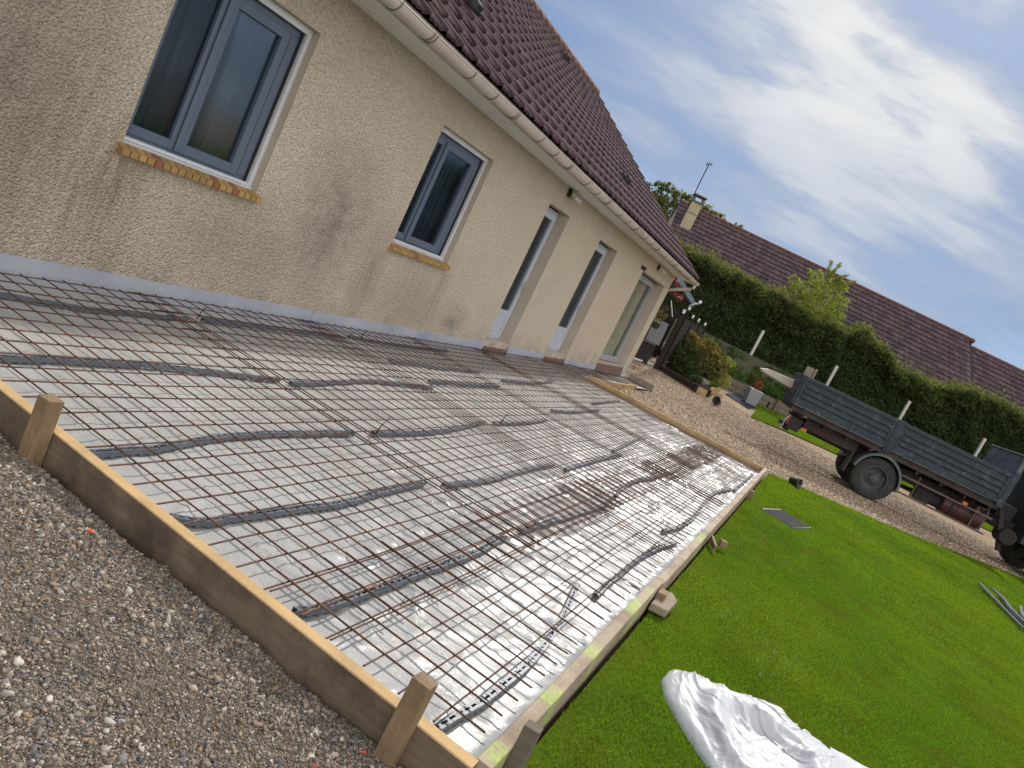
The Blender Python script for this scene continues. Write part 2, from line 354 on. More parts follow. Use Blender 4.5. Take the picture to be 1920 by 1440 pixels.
M_tree = leaf_mat('tree_leaf', (.08,.11,.045), (.14,.155,.07), .45, .3)
M_light = leaf_mat('light_leaf', (.17,.21,.05), (.23,.26,.08), .5, .8)
M_orange = leaf_mat('orange_leaf', (.22,.125,.055), (.10,.12,.045), .4, 2.4)
M_dkgreen = leaf_mat('dark_leaf', (.03,.05,.018), (.055,.08,.03), .3, 1.5)
M_plant = leaf_mat('bank_plant', (.028,.06,.018), (.06,.105,.03), .4, 1.)
M_red = leaf_mat('red_leaf', (.22,.05,.03), (.14,.06,.03), .4, 2)
M_pink = leaf_mat('pink_petal', (.55,.06,.20), (.6,.12,.25), .4, 2)
M_bark = mk('bark', (.07,.055,.04), (.11,.09,.07), 6, .9, .8, 25, .02)

# ------------------------------------------------------------------ ground
def grid_mesh(name, xs, ys, zf, mat, P=None, smooth=True):
    X, Y = np.meshgrid(xs, ys, indexing='ij')
    if P is not None: X, Y = P(X, Y)
    Z = zf(X, Y); V = np.stack([X, Y, Z], -1).reshape(-1, 3); a, b = len(xs), len(ys)
    i = np.arange((a-1)*(b-1)); q = (i//(b-1))*b + i % (b-1)
    Fq = np.stack([q, q+b, q+b+1, q+1], 1)
    return mesh_np(name, V, Fq, mat, smooth)
gl = lambda l, d: (C0.x + LT.x*l + FW.x*d, C0.y + LT.y*l + FW.y*d)
lx = np.concatenate([np.linspace(-900, -60, 8), np.arange(-50, -8, 1.5), np.arange(-8, 20, .2), np.arange(20, 70, 1.5), np.linspace(80, 900, 8)])
ly = np.concatenate([np.linspace(-600, -30, 6), np.arange(-25, 0, 1.5), np.arange(0, 33, .2), np.linspace(34, 60, 8), np.linspace(80, 1400, 8)])
def Hg(x, y):
    l, d = lab(x, y); h = H(x, y) - .012
    return h - .12*(((x > -.2) & (x < 4.6) & (y > -9.2) & (y < 11.62)) | ((x > -.2) & (x < .8) & (y > 11) & (y < 17.4)))
tag(grid_mesh('ground', lx, ly, Hg, M_drive, gl), kind='structure')
def Hn(x, y):                                               # near gravel yard with lumps and a small bank against the board
    h = -.035 + .045*(fbm(x*2.2, y*2.2)-.5) + .022*(fbm(x*9, y*9)-.5) + .004*(vn(x*70, y*70)-.5)
    h = h + .03*np.exp(-((y+.17)/.10)**2)*(fbm(x*3.1+5, y*.5)) - .05*np.exp(-((y+.06)/.03)**2)*fbm(x*6, y*0+3)
    return h
tag(grid_mesh('gravel_yard', np.r_[np.arange(-6, -.5, .08), np.arange(-.5, 4.62, .016)], np.r_[np.arange(-9, -2.2, .08), np.arange(-2.2, -.045, .016)], Hn, M_soil), kind='structure')
# lawn sheets
def poly_sheet(name, pts, zoff, mat, zf=Hs, step=.5):
    bm = bmesh.new(); vs = [bm.verts.new((p[0], p[1], 0)) for p in pts]; bm.faces.new(vs)
    xs = [p[0] for p in pts]; ys = [p[1] for p in pts]
    for k in np.arange(min(xs)+step, max(xs), step): bmesh.ops.bisect_plane(bm, geom=bm.verts[:]+bm.edges[:]+bm.faces[:], plane_co=(k,0,0), plane_no=(1,0,0))
    for k in np.arange(min(ys)+step, max(ys), step): bmesh.ops.bisect_plane(bm, geom=bm.verts[:]+bm.edges[:]+bm.faces[:], plane_co=(0,k,0), plane_no=(0,1,0))
    for v in bm.verts: v.co.z = zf(v.co.x, v.co.y) + zoff
    me = bpy.data.meshes.new(name); bm.to_mesh(me); bm.free(); me.materials.append(mat)
    for p in me.polygons: p.use_smooth = True
    o = bpy.data.objects.new(name, me); col.objects.link(o); return o
LAWN = [(4.60,-9.0),(4.60,-.05),(4.40,-.05),(4.40,12.55),(4.47,12.82),(5.31,13.43),(7.17,14.85),(10.2,18.4),(13.4,22.2),(20,30),(26,30),(26,-9.0)]
tag(poly_sheet('lawn', LAWN, .0, M_lawn), kind='structure')
LAWN2 = [tuple(GP(l, d)[:2]) for l, d in [(7.5,24.7),(8.15,26.6),(8.3,28.1),(11,28.9),(20,30.8),(26,32),(26,27.5),(15.5,24.8),(11.2,25.5),(9.2,25.2)]]
tag(poly_sheet('back_lawn', LAWN2, .02, M_lawn), kind='structure')
def inpoly(x, y, P):
    c = np.zeros(len(x), bool); n = len(P)
    for i in range(n):
        x1, y1 = P[i]; x2, y2 = P[(i+1) % n]
        k = ((y1 > y) != (y2 > y)) & (x < (x2-x1)*(y-y1)/(y2-y1+1e-12)+x1); c ^= k
    return c
def blades(name, pts, h, wd, mat, lean=.5):
    n = len(pts); a = rng.random(n)*2*np.pi; hh = h*(.55+.7*rng.random(n)); ww = wd*(.7+.6*rng.random(n))
    dx, dy = np.cos(a)*ww/2, np.sin(a)*ww/2; la = rng.random(n)*2*np.pi; le = hh*lean*rng.random(n)
    V = np.empty((n, 3, 3)); x, y, z = pts.T
    V[:,0] = np.stack([x-dx, y-dy, z], 1); V[:,1] = np.stack([x+dx, y+dy, z], 1); V[:,2] = np.stack([x+np.cos(la)*le, y+np.sin(la)*le, z+hh], 1)
    return mesh_np(name, V.reshape(-1,3), np.arange(n*3).reshape(-1,3), mat)
def vis_mask(x, y, z=0, mx=1.06, wide=False):
    d = np.stack([x-CAM.x, y-CAM.y, np.full_like(x, z)-CAM.z], 1)
    dz = d@np.array(f_); X = d@np.array(r_)/dz*1408.8/960; Y = d@np.array(u_)/dz*1408.8/720
    if wide: return (dz > .3) & (X > -1.7) & (X < 1.7) & (Y > -1.8) & (Y < mx)       # blades also for a view from a step aside
    return (dz > .3) & (np.abs(X) < mx) & (np.abs(Y) < mx)
P_all = []
for (d0, d1, dens, h, wd) in [(1.5,4.5,14000,.022,.0038),(4.5,7,8500,.019,.0045),(7,11,3600,.021,.007),(11,16,1400,.024,.011),(16,26,400,.028,.022)]:
    lo, hi = -2, d1*.85+2.5
    n = int(dens*(hi-lo)*(d1-d0)); l = rng.uniform(lo, hi, n); d = rng.uniform(d0, d1, n); x, y = gl(l, d)
    k = inpoly(x, y, LAWN) & vis_mask(x, y, 0, 1.12, True) & (fbm(x*2.3, y*2.3) + .35*rng.random(n) > .42); k &= ~((x < 4.52) & (rng.random(n) < .5))
    k &= ~inpoly(x, y, [(4.60,8.20),(4.86,9.05),(5.33,8.93),(5.08,8.05)])
    x, y = x[k], y[k]; P_all.append((np.stack([x, y, H(x, y)], 1), h, wd))
Vs = []; base = 0
def blade_arr(pts, h, wd, lean=.6):
    n = len(pts); a = rng.random(n)*2*np.pi; hh = h*(.5+.8*rng.random(n)); ww = wd*(.7+.6*rng.random(n))
    dx, dy = np.cos(a)*ww/2, np.sin(a)*ww/2; la = rng.random(n)*2*np.pi; le = hh*lean*(.3+rng.random(n))
    V = np.empty((n, 3, 3)); x, y, z = pts.T
    V[:,0] = np.stack([x-dx, y-dy, z], 1); V[:,1] = np.stack([x+dx, y+dy, z], 1); V[:,2] = np.stack([x+np.cos(la)*le, y+np.sin(la)*le, z+hh], 1)
    return V.reshape(-1, 3)
V = np.concatenate([blade_arr(*a) for a in P_all]); print('grass tris', len(V)//3)
g = mesh_np('grass', V, np.arange(len(V)).reshape(-1, 3), M_blade); tag(g, 'short mown green grass covering the front lawn beside the slab', 'grass', kind='stuff')
l = rng.uniform(7, 20, 40000); d = rng.uniform(24, 31, 40000); x, y = gl(l, d); k = inpoly(x, y, LAWN2); x, y = x[k], y[k]
V = blade_arr(np.stack([x, y, H(x, y)+.02], 1), .03, .022)
tag(mesh_np('grass', V, np.arange(len(V)).reshape(-1, 3), M_blade), 'short green grass of the small back lawn before the sleeper wall', 'grass', kind='stuff')
# pale clover flecks in the lawn
cp = []
for (cx_, cy_, n, sx, sy) in [(4.86,3.3,70,.10,.35),(5.15,2.85,90,.08,.3),(5.5,2.75,30,.1,.2),(4.9,6.3,70,.25,.4),(4.6,5.0,20,.1,.3),(6.6,6.2,60,.2,.5),(5.6,1.9,40,.1,.12),(5.72,1.75,40,.1,.1),(5.0,1.9,25,.1,.2),(6.2,4.2,40,.5,.8),(7.5,8.5,60,.9,1.2),(4.7,7.6,30,.1,.3)]:
    cp.append(np.stack([rng.normal(cx_, sx, n), rng.normal(cy_, sy, n)], 1))
cp = np.concatenate(cp); cp = cp[cp[:,0] > 4.5]; V = blade_arr(np.stack([cp[:,0], cp[:,1], H(cp[:,0], cp[:,1])+.012], 1), .014, .011, 1.)
M_clover = mk('pale_clover', (.17,.25,.09), (.27,.33,.17), 20, .9, spec=.05)
tag(mesh_np('clover', V, np.arange(len(V)).reshape(-1, 3), M_clover), 'pale clover leaves scattered through the front lawn', 'clover', kind='stuff')

# stones
def ico(sub):
    bm = bmesh.new(); bmesh.ops.create_icosphere(bm, subdivisions=sub, radius=1); v = np.array([x.co[:] for x in bm.verts]); f = np.array([[q.index for q in p.verts] for p in bm.faces]); bm.free(); return v, f
PAL = np.array([(.34,.30,.25),(.27,.235,.195),(.44,.39,.33),(.19,.155,.12),(.30,.22,.15),(.33,.23,.14),(.12,.12,.13),(.52,.47,.41),(.24,.185,.14),(.33,.27,.21),(.19,.18,.17),(.29,.235,.18)])
def stones(name, x, y, zf, s, sub, mat, squash=.65):
    v, f = ico(sub); n = len(x); nv = len(v); out = np.empty((n, nv, 3)); D = []
    for k in range(12):
        dd = 1 + .22*rng.normal(size=(nv, 1))*np.array([[1,1,1]]); D.append(v*dd)
    D = np.array(D); k = rng.integers(0, 12, n); B = D[k]*np.stack([s*rng.uniform(.8,1.35,n), s*rng.uniform(.65,1,n), s*squash*rng.uniform(.7,1.1,n)], 1)[:,None,:]
    a = rng.random(n)*2*np.pi; c_, s_ = np.cos(a)[:,None], np.sin(a)[:,None]
    tl = rng.normal(0, .35, n)[:,None]; bz = B[...,2]+B[...,0]*tl
    out[...,0] = B[...,0]*c_ - B[...,1]*s_ + x[:,None]; out[...,1] = B[...,0]*s_ + B[...,1]*c_ + y[:,None]; out[...,2] = bz + (zf(x, y)+s*.22)[:,None]
    F = (f[None] + (np.arange(n)*nv)[:,None,None]).reshape(-1, 3); cc = PAL[rng.integers(0, len(PAL), n)]*rng.uniform(.38,1.08,(n,1))
    return mesh_np(name, out.reshape(-1,3), F, mat, True, None, np.repeat(cc, nv, 0))
n = 210000; x = rng.uniform(.6, 4.55, n); y = -.07 - rng.random(n)**1.25*1.3
dens = .55 + .7*np.exp(-((y+.16)/.14)**2) + 1.7*(fbm(x*2.3, y*2.3)-.47); k = (rng.random(n) < dens) & vis_mask(x, y, 0, 1.25); x, y = x[k], y[k]
s = np.clip(rng.lognormal(math.log(.0030), .48, len(x)), .0016, .014)
big = s > .008; print('stones', len(x), big.sum())
tag(stones('gravel', x[~big], y[~big], Hn, s[~big], 1, M_stone), 'loose small mixed gravel in front of the near form board', 'gravel', kind='stuff')
tag(stones('gravel', x[big], y[big], Hn, s[big], 2, M_stone), 'larger rounded pebbles lying among the small gravel near the form board', 'gravel', kind='stuff')
# driveway gravel: larger distance, pebbles over the sheet
n = 50000; x = rng.uniform(-1, 11.5, n); y = rng.uniform(11.8, 24, n)
k = ~inpoly(x, y, LAWN) & vis_mask(x, y) & ((x > .75) | (y > 17.6)); x, y = x[k], y[k]
PALs = PAL; PAL = np.array([(.50,.38,.26),(.42,.30,.20),(.56,.45,.33),(.34,.24,.16),(.46,.33,.22),(.62,.52,.41)])
tag(stones('gravel', x, y, lambda a, b: H(a, b)-.012, rng.uniform(.012,.026,len(x)), 1, M_stone, .5), 'tan pebble gravel of the driveway behind the slab', 'gravel', kind='stuff')
PAL = PALs
# orange plastic crumbs
for i, (px, py, sx) in enumerate([(2.75,-.22,.018),(4.03,-.16,.009),(3.97,-.32,.008),(2.25,-.35,.012)]):
    mb = MB(); z = float(Hn(px, py))+.012
    mb.prism([(px,py,z),(px+sx,py+.004,z+.004),(px+sx*1.3,py+sx*.6,z+.001),(px+sx*.5,py+sx*.8,z+.006),(px-sx*.3,py+sx*.4,z+.002)], (0,0,.004))
    tag(mb.build('plastic_scrap', mk('orange_scrap', (.75,.10,.03)) if i == 0 else bpy.data.materials['orange_scrap'], loc=(px,py,z)),
        ['largest orange plastic scrap in the gravel below the middle of the near board','orange plastic scrap in gravel by the near stake','orange scrap in gravel lower left of the near stake','faded orange scrap in gravel below the far left stake'][i], 'plastic scrap', 'orange plastic scraps in the gravel')

# ------------------------------------------------------------------ plastic film under the mesh
YF = 11.59; WX = 4.317
def film_h(x, y):
    right = sstep(1.2, 3.6, x)
    wx = x + .25*fbm(x*1.3, y*1.3); wy = y + .10*fbm(x*2.1+9, y*1.7)
    fold = 1-np.abs(2*vn(wx*.9, wy*8.5)-1); fold = fold**3*.010*(1-.45*right)
    a = vn(x*3+4*fbm(x*1.1, y*1.1), y*5.5+3*fbm(x*1.4+3, y*1.2)); cr = (1-np.abs(2*a-1))**5*.013*right*(.3+1.2*sstep(.4,.65, fbm(x*1.2+7, y*1.2)))
    a2 = vn(x*8+6*fbm(x*1.7+2, y*1.9), y*9+5*fbm(x*2.4, y*2.2+5)); cr2 = (1-np.abs(2*a2-1))**4*.006*right
    b = .010*(fbm(x*2, y*3)-.5)
    h = fold+cr+cr2+b - .016
    h = h + .02*sstep(.05, 0, np.minimum(np.minimum(y+.0, WX-x), YF-y)) * .5
    return h
def film_z(x, y): return film_h(x, y) - .0*x
tag(grid_mesh('plastic_film', np.linspace(.012, WX-.002, 250), np.linspace(.002, YF-.002, 660), film_z, M_film), 'crinkled silvery grey plastic film spread under the steel mesh', 'plastic film')
def strip_h(x, y): return film_h(x, y)*.6 - .13*np.clip((y-10.5)/6.8, 0, 1) + .012
tag(grid_mesh('plastic_film', np.linspace(.01, .70, 40), np.linspace(YF+.005, 17.4, 300), strip_h, M_film), 'narrow strip of grey film along the wall beyond the far form board', 'plastic film')
# upstand: film turned up against the wall, broken at the doors
OPEN = {'A': (1.504,2.80,1.045,2.438), 'B': (4.93,6.22,1.05,2.438), 'C': (8.28,9.18,.17,2.438), 'D': (10.94,12.14,.17,2.438), 'E': (14.39,16.77,.15,2.438)}
def base_z(y): return -.13*min(max((y-10.5)/6.8, 0), 1)
def upstand(ya, yb, label):
    ys = np.arange(ya, yb, .03); V = []; F = []
    for i, y in enumerate(ys):
        t = .135 + .010*(float(fbm(np.array([y*2.3]), np.array([.3]))[0])-.5)*2 + .007*(float(vn(np.array([y*9.]), np.array([1.]))[0])-.5)
        z0 = base_z(y); x = .008+.006*float(vn(np.array([y*5.]), np.array([4.]))[0])
        if abs(y-4.15) < .02: t -= .03
        V += [(.035+x, y, z0-.022), (.012+x, y, z0+.03), (x, y, z0+t), (.0005, y, z0+t+.004)]
        if i:
            for k in range(3): F.append(((i-1)*4+k, i*4+k, i*4+k+1, (i-1)*4+k+1))
    o = mesh_np('film_upstand', np.array(V), F, M_upstand, True); return tag(o, label, 'film upstand', 'film upstands along the wall foot')
upstand(-3.9, 4.15, 'long grey film strip turned up the wall foot below the big window')
upstand(4.14, 8.27, 'grey film strip turned up the wall between the crease and the first door')
upstand(9.19, 10.93, 'grey film strip turned up the wall between the two narrow doors')
upstand(12.15, 14.38, 'grey film strip turned up the wall between second door and glazed door')
upstand(16.78, 17.28, 'short film strip turned up the wall at the house corner')

# ------------------------------------------------------------------ reinforcing mesh sheets
def mz(x, y): return .047 + .010*(fbm(x*1.3+3, y*1.1)-.5)*2 + base_z(y)
DY = .1466; DX = .152
def sheet(x0, x1, y0, y1, dz, label, xo=0., yo=0., rot=0.):
    V = []; F = []; seg = 6; R = .0041; cx_, cy_ = (x0+x1)/2, (y0+y1)/2; n0 = 0
    def rod(p0, p1, up):
        nonlocal n0
        L_ = math.dist(p0, p1); n = max(2, int(L_/.15)+1); t = np.linspace(0, 1, n)
        X = p0[0]+(p1[0]-p0[0])*t; Y = p0[1]+(p1[1]-p0[1])*t
        if rot:
            a, b = X-cx_, Y-cy_; X, Y = cx_+a-b*rot, cy_+b+a*rot
        wob = .002*np.sin(t*9+random.random()*6)
        lng = abs(p1[1]-p0[1]) > abs(p1[0]-p0[0])
        if lng: X = X+wob
        else: Y = Y+wob
        Z = .047 + .010*(fbm(X*1.3+3, Y*1.1)-.5)*2 - .13*np.clip((Y-10.5)/6.8, 0, 1) + dz + up
        for k in range(seg):
            an = 2*math.pi*k/seg; c_, s_ = R*math.cos(an), R*math.sin(an)
            if lng: V.append(np.stack([X+c_, Y, Z+s_], 1))
            else: V.append(np.stack([X, Y+c_, Z+s_], 1))
        for k in range(seg):
            k2 = (k+1) % seg; i = np.arange(n-1)
            F.append(np.stack([n0+k*n+i, n0+k*n+i+1, n0+k2*n+i+1, n0+k2*n+i], 1))
        n0 += seg*n
    for k in range(-2, 32):
        x = 4.28 - .1532*k + xo
        if x0+.01 < x < x1-.005: rod((x, y0), (x, y1), .0)
    for k in range(0, 122):
        y = .19 + .1455*k + yo
        if y0+.01 < y < y1-.005: rod((x0, y), (x1, y), .0075)
    o = mesh_np('mesh_sheet', np.concatenate(V), np.concatenate(F), M_rust, True)
    return tag(o, label, 'mesh sheet', 'welded steel mesh sheets over the film')
ov = 1.96
names_left = ['rusty steel mesh sheet nearest the near form board, left of the long overlap','rusty mesh sheet second from the near board, below the small window','rusty mesh sheet third from the near board, in front of the first door','rusty mesh sheet fourth from the near board, between the two narrow doors','rusty mesh sheet fifth from the near board, along the second door','rusty mesh sheet last before the far form board']
for i in range(6):
    y0 = .07 if i == 0 else 1.86+(i-1)*ov; y1 = min(2.11+i*ov, YF-.1); x0 = .10 + (.0, .02, -.01, .015, 0, .01)[i]
    sheet(x0, 3.69, y0, y1, .0125*(i % 2), names_left[i], xo=-.026+(.0,.014,-.004,.012,.0,.012)[i], yo=(.018,.03,.012,.026,.01,.022)[i], rot=(.0, .003, -.004, .002, .0, -.002)[i])
for i, (a, b) in enumerate([(.07,3.56),(3.3,6.5),(6.25,9.5),(9.2,YF-.1)]):
    sheet(3.285, 4.27, a, b, .012+.0125*(i % 2), ['narrow mesh strip nearest the camera along the weathered edge board','second narrow mesh strip along the edge board, past its lime paint','third narrow mesh strip along the edge board','farthest narrow mesh strip, at the far slab corner'][i], xo=(.0,.016,-.004,.014)[i], yo=(.0,.02,-.01,.01)[i], rot=(.0, -.003, .003, 0)[i])
sheet(.10, .66, YF-.35, 14.6, .013, 'narrow mesh sheet beside the wall past the second door', xo=.0, yo=.0)
sheet(.08, .66, 14.3, 17.3, .0, 'narrow mesh sheet below the glazed door at the house corner', xo=.02, yo=.02)
# doorway offcuts and tie wires standing up
M_wire = mk('black_wire', (.02,.018,.018), (.035,.03,.03), 10, .6, metal=.4)
for i, (x, y, lx_, ly_, h) in enumerate([(.40,2.30,.03,.02,.09),(.34,4.6,.02,.01,.07),(.25,7.9,.02,.03,.11),(2.26,2.28,.03,.05,.12),(2.2,4.55,.03,.02,.09),(2.05,7.2,.02,.03,.08),(3.63,.62,.01,-.01,.035)]):
    mb = MB(); z = .045; mb.tube([(x,y,z-.03),(x+lx_*.4,y+ly_*.3,z+h*.4),(x+lx_,y+ly_,z+h)], .004 if i < 6 else .0015, 6); mb.tube([(x+.012,y-.01,z-.02),(x+.01+lx_*.4,y,z+h*.2)], .003 if i < 6 else .001, 5)
    tag(mb.build('tie_wire', M_wire, loc=(x,y,z)), ['dark tie wire standing from the mesh by the wall strip below the small window','dark tie wire near the wall midway to the first door','tall dark tie wire beside the first door threshold','tallest tie wire in the middle of the slab','tie wire at the start of the middle spacer row','short far tie wire in the bright part of the film','thin twisted tie wire on the near mesh overlap'][i], 'tie wire', 'tie wires twisted on the mesh')

# ------------------------------------------------------------------ plastic spacer strips
SP = [
 ([(0.44,0.40),(0.45,0.9),(0.47,1.15),(0.47,1.53),(0.41,2.20)], 'dark grey spacer strip nearest the wall at the left'),
 ([(0.36,2.40),(0.35,2.93),(0.33,3.92),(0.35,4.3)], 'spacer strip second along the wall row, below the small window'),
 ([(0.27,4.49),(0.33,5.13),(0.33,5.88),(0.29,6.68)], 'spacer strip third along the wall row, before the first door'),
 ([(1.36,0.05),(1.33,0.37),(1.32,0.71),(1.33,1.26),(1.38,1.62),(1.44,2.17)], 'bluish spacer strip starting at the left edge, second row from the wall'),
 ([(1.48,2.25),(1.46,2.60),(1.38,3.39),(1.40,3.91),(1.47,4.38)], 'spacer strip following the bluish one in the second row'),
 ([(1.29,4.60),(1.32,5.22),(1.33,6.29)], 'spacer strip in the second row opposite the first door'),
 ([(1.14,6.77),(1.14,7.86),(1.02,9.0)], 'spacer strip at the far end of the second row'),
 ([(0.84,4.49),(0.90,5.38),(0.91,6.56)], 'short spacer strip lying between the wall row and the second row'),
 ([(2.26,0.11),(2.26,0.33),(2.25,0.52),(2.21,0.75),(2.18,1.10),(2.19,1.46),(2.22,2.08)], 'spacer strip starting at the near board beside the left stake'),
 ([(2.24,2.28),(2.26,2.65),(2.27,3.14),(2.23,3.66),(2.15,4.32)], 'spacer strip beginning at the tallest tie wire'),
 ([(2.19,4.43),(2.21,5.28),(2.17,5.93)], 'rust dusted spacer strip third in the middle row'),
 ([(1.96,6.62),(2.01,7.54),(1.96,8.76)], 'spacer strip fourth in the middle row'),
 ([(1.77,8.95),(1.65,11.0)], 'spacer strip at the far end of the middle row'),
 ([(2.78,0.11),(2.82,0.17),(2.85,0.26),(2.85,0.38),(2.87,0.57),(2.88,0.79),(2.90,1.15),(2.86,2.05)], 'curved spacer strip starting at the middle of the near board'),
 ([(2.92,2.19),(2.97,2.74),(2.95,3.59),(2.95,4.25)], 'spacer strip second in the row from the middle of the near board'),
 ([(3.06,4.28),(3.03,5.28),(3.04,6.34)], 'spacer strip third in the row from the middle of the near board'),
 ([(2.94,6.30),(2.79,8.19)], 'farthest spacer strip in the row from the middle of the near board'),
 ([(3.45,0.14),(3.49,0.32),(3.50,0.53),(3.51,0.85),(3.52,1.15),(3.53,1.52),(3.50,2.00)], 'spacer strip under the near mesh overlap with the crossed rods'),
 ([(3.50,2.23),(3.55,3.06),(3.58,3.87),(3.55,4.27)], 'spacer strip second in the row under the long mesh overlap'),
 ([(3.55,4.34),(3.47,5.19),(3.53,6.25),(3.54,7.34),(3.47,8.49)], 'long bent spacer strip under the far part of the mesh overlap'),
 ([(4.13,0.06),(4.16,0.35),(4.17,0.55),(4.17,0.92),(4.11,1.46),(4.01,1.99)], 'spacer strip nearest the camera, at the near stake'),
 ([(4.13,1.99),(4.12,2.45),(4.12,3.11),(4.15,3.60),(4.21,4.07)], 'spacer strip second along the weathered edge board'),
 ([(4.07,4.16),(4.15,4.97),(4.11,5.98),(4.08,7.08),(4.18,8.1)], 'wavy spacer strip third along the edge board'),
 ([(4.22,8.17),(4.23,9.46),(4.24,10.73)], 'spacer strip in the far corner along the edge board'),
]
def resample(pts, step):
    P = [np.array(p, float) for p in pts]; sub = []
    n = len(P)
    for i in range(n-1):
        p0 = P[max(i-1,0)]; p1 = P[i]; p2 = P[i+1]; p3 = P[min(i+2,n-1)]
        for t in np.linspace(0, 1, 14, endpoint=(i == n-2)):
            sub.append(.5*((2*p1)+(-p0+p2)*t+(2*p0-5*p1+4*p2-p3)*t*t+(-p0+3*p1-3*p2+p3)*t**3))
    sub = np.array(sub); d = np.r_[0, np.cumsum(np.linalg.norm(np.diff(sub, axis=0), axis=1))]; s = np.arange(0, d[-1], step)
    return np.stack([np.interp(s, d, sub[:,0]), np.interp(s, d, sub[:,1])], 1)
def spacer(mb, P, z0, hh=.034, wd=.031, tf=None):
    n = len(P)
    for i in range(n-1):
        a, b = P[i], P[i+1]; t = b-a; L_ = float(np.linalg.norm(t)); t = t/L_; nn = np.array([-t[1], t[0]]); c = (a+b)/2
        zb = z0(c) if callable(z0) else z0
        T = Vector((t[0],t[1],0)); Nn = Vector((nn[0],nn[1],0)); Z = Vector((0,0,1)); cc = Vector((c[0],c[1],zb))
        for sgn in (-1, 1):
            mb.box(cc+Nn*(sgn*wd/2)+Z*(hh*.66), (L_*1.03, .003, hh*.62), (T, Nn, Z))          # side rail
            mb.box(cc+Nn*(sgn*(wd/2-.005))+Z*(hh*.985), (L_*1.03, .011, .003), (T, Nn, Z))       # top flange
            if i % 2 == 0:                                                                     # scalloped feet
                mb.prism([cc+Nn*(sgn*wd/2)-T*.011+Z*hh*.36, cc+Nn*(sgn*wd/2)-T*.007+Z*.0, cc+Nn*(sgn*wd/2)+T*.007+Z*.0, cc+Nn*(sgn*wd/2)+T*.011+Z*hh*.36], Nn*.003)
        mb.box(cc+Z*(hh*.42), (L_*1.03, wd-.006, .002), (T, Nn, Z))  # added inner plate, makes the windows between the rungs look shaded
        if i % 2 == 0: mb.box(cc+Z*(hh*.985), (.014, wd-.02, .003), (T, Nn, Z))              # rung
        if i % 6 == 0: mb.box(cc+T*.012+Z*(hh*.985), (.016, wd-.02, .003), (T, Nn, Z))
for pts, lb in SP:
    P = resample(pts, .025); mb = MB()
    spacer(mb, P, lambda c: min(.010, float(np.mean(film_h(c[0]+np.array([0,.03,-.03,0,0.]), c[1]+np.array([0,0,0,.05,-.05]))))+.004))
    tag(mb.build('spacer_strip', M_spacer), lb, 'rebar spacer', 'plastic spacer strips under the mesh')

# ------------------------------------------------------------------ formwork
ZB = .1035; TB = .057
def board(name, x0, x1, y0, y1, z0, z1, mside, mtop, label, group='form boards around the slab', split=True):
    ctr = Vector(((x0+x1)/2, (y0+y1)/2, z0))
    long_x = abs(x1-x0) > abs(y1-y0); n = max(2, int(max(abs(x1-x0), abs(y1-y0))/.25))
    V = []; F = []
    for i in range(n+1):
        t = i/n; wv = .003*math.sin(t*5.1+z0*40)
        if long_x:
            x = x0+(x1-x0)*t; V += [(x,y0+wv,z0),(x,y1+wv,z0),(x,y1+wv,z1-.004),(x,y1-.004+wv,z1),(x,y0+.004+wv,z1),(x,y0+wv,z1-.004)]
        else:
            y = y0+(y1-y0)*t; V += [(x0+wv,y,z0),(x1+wv,y,z0),(x1+wv,y,z1-.004),(x1-.004+wv,y,z1),(x0+.004+wv,y,z1),(x0+wv,y,z1-.004)]
    for i in range(n):
        for k in range(6): F.append((i*6+k, i*6+(k+1) % 6, (i+1)*6+(k+1) % 6, (i+1)*6+k))
    F += [tuple(range(6))[::-1], tuple(n*6+k for k in range(6))]
    me = bpy.data.meshes.new('plank'); me.from_pydata([tuple(Vector(v)-ctr) for v in V], [], F)
    bm = bmesh.new(); bm.from_mesh(me); bmesh.ops.recalc_face_normals(bm, faces=bm.faces); bm.to_mesh(me); bm.free()
    me.materials.append(mside); me.materials.append(mtop)
    for p in me.polygons:
        if p.normal.z > .5: p.material_index = 1
    me.name = name; o = bpy.data.objects.new(name, me); col.objects.link(o); o.location = ctr; tag(o, label, 'form board', group); return o
board('form_board', -.6, 4.33, -TB, 0, -.17, ZB, M_wside, M_wtop, 'long muddy brown form board with sawn yellow top across the near end')
M_wright2 = M_wright
board('form_board', WX, WX+TB, .0, 2.60, -.15, ZB, M_wright, M_wright, 'weathered edge board with the brightest lime paint, nearest on the lawn side')
board('form_board', WX+.004, WX+TB+.004, 2.61, 5.6, -.15, ZB-.004, M_wright, M_wright, 'middle weathered edge board beside the lawn with one lime patch')
board('form_board', WX, WX+TB, 5.61, YF+.12, -.15, ZB, M_wright, M_wright, 'clean far edge board beside the lawn reaching the far corner')
board('form_board', .76, WX, YF, YF+.045, -.12, ZB, M_wfar, M_wfar, 'tan form board across the far end of the slab')
board('form_board', .70, .735, 12.6, 15.9, -.20, -.02, M_wfar, M_wfar, 'narrow light board running from the far end beside the wall strip')
board('form_board', .10, .82, 17.34, 17.39, -.25, .06, M_oldwood, M_oldwood, 'dark short board across the strip at the house corner')
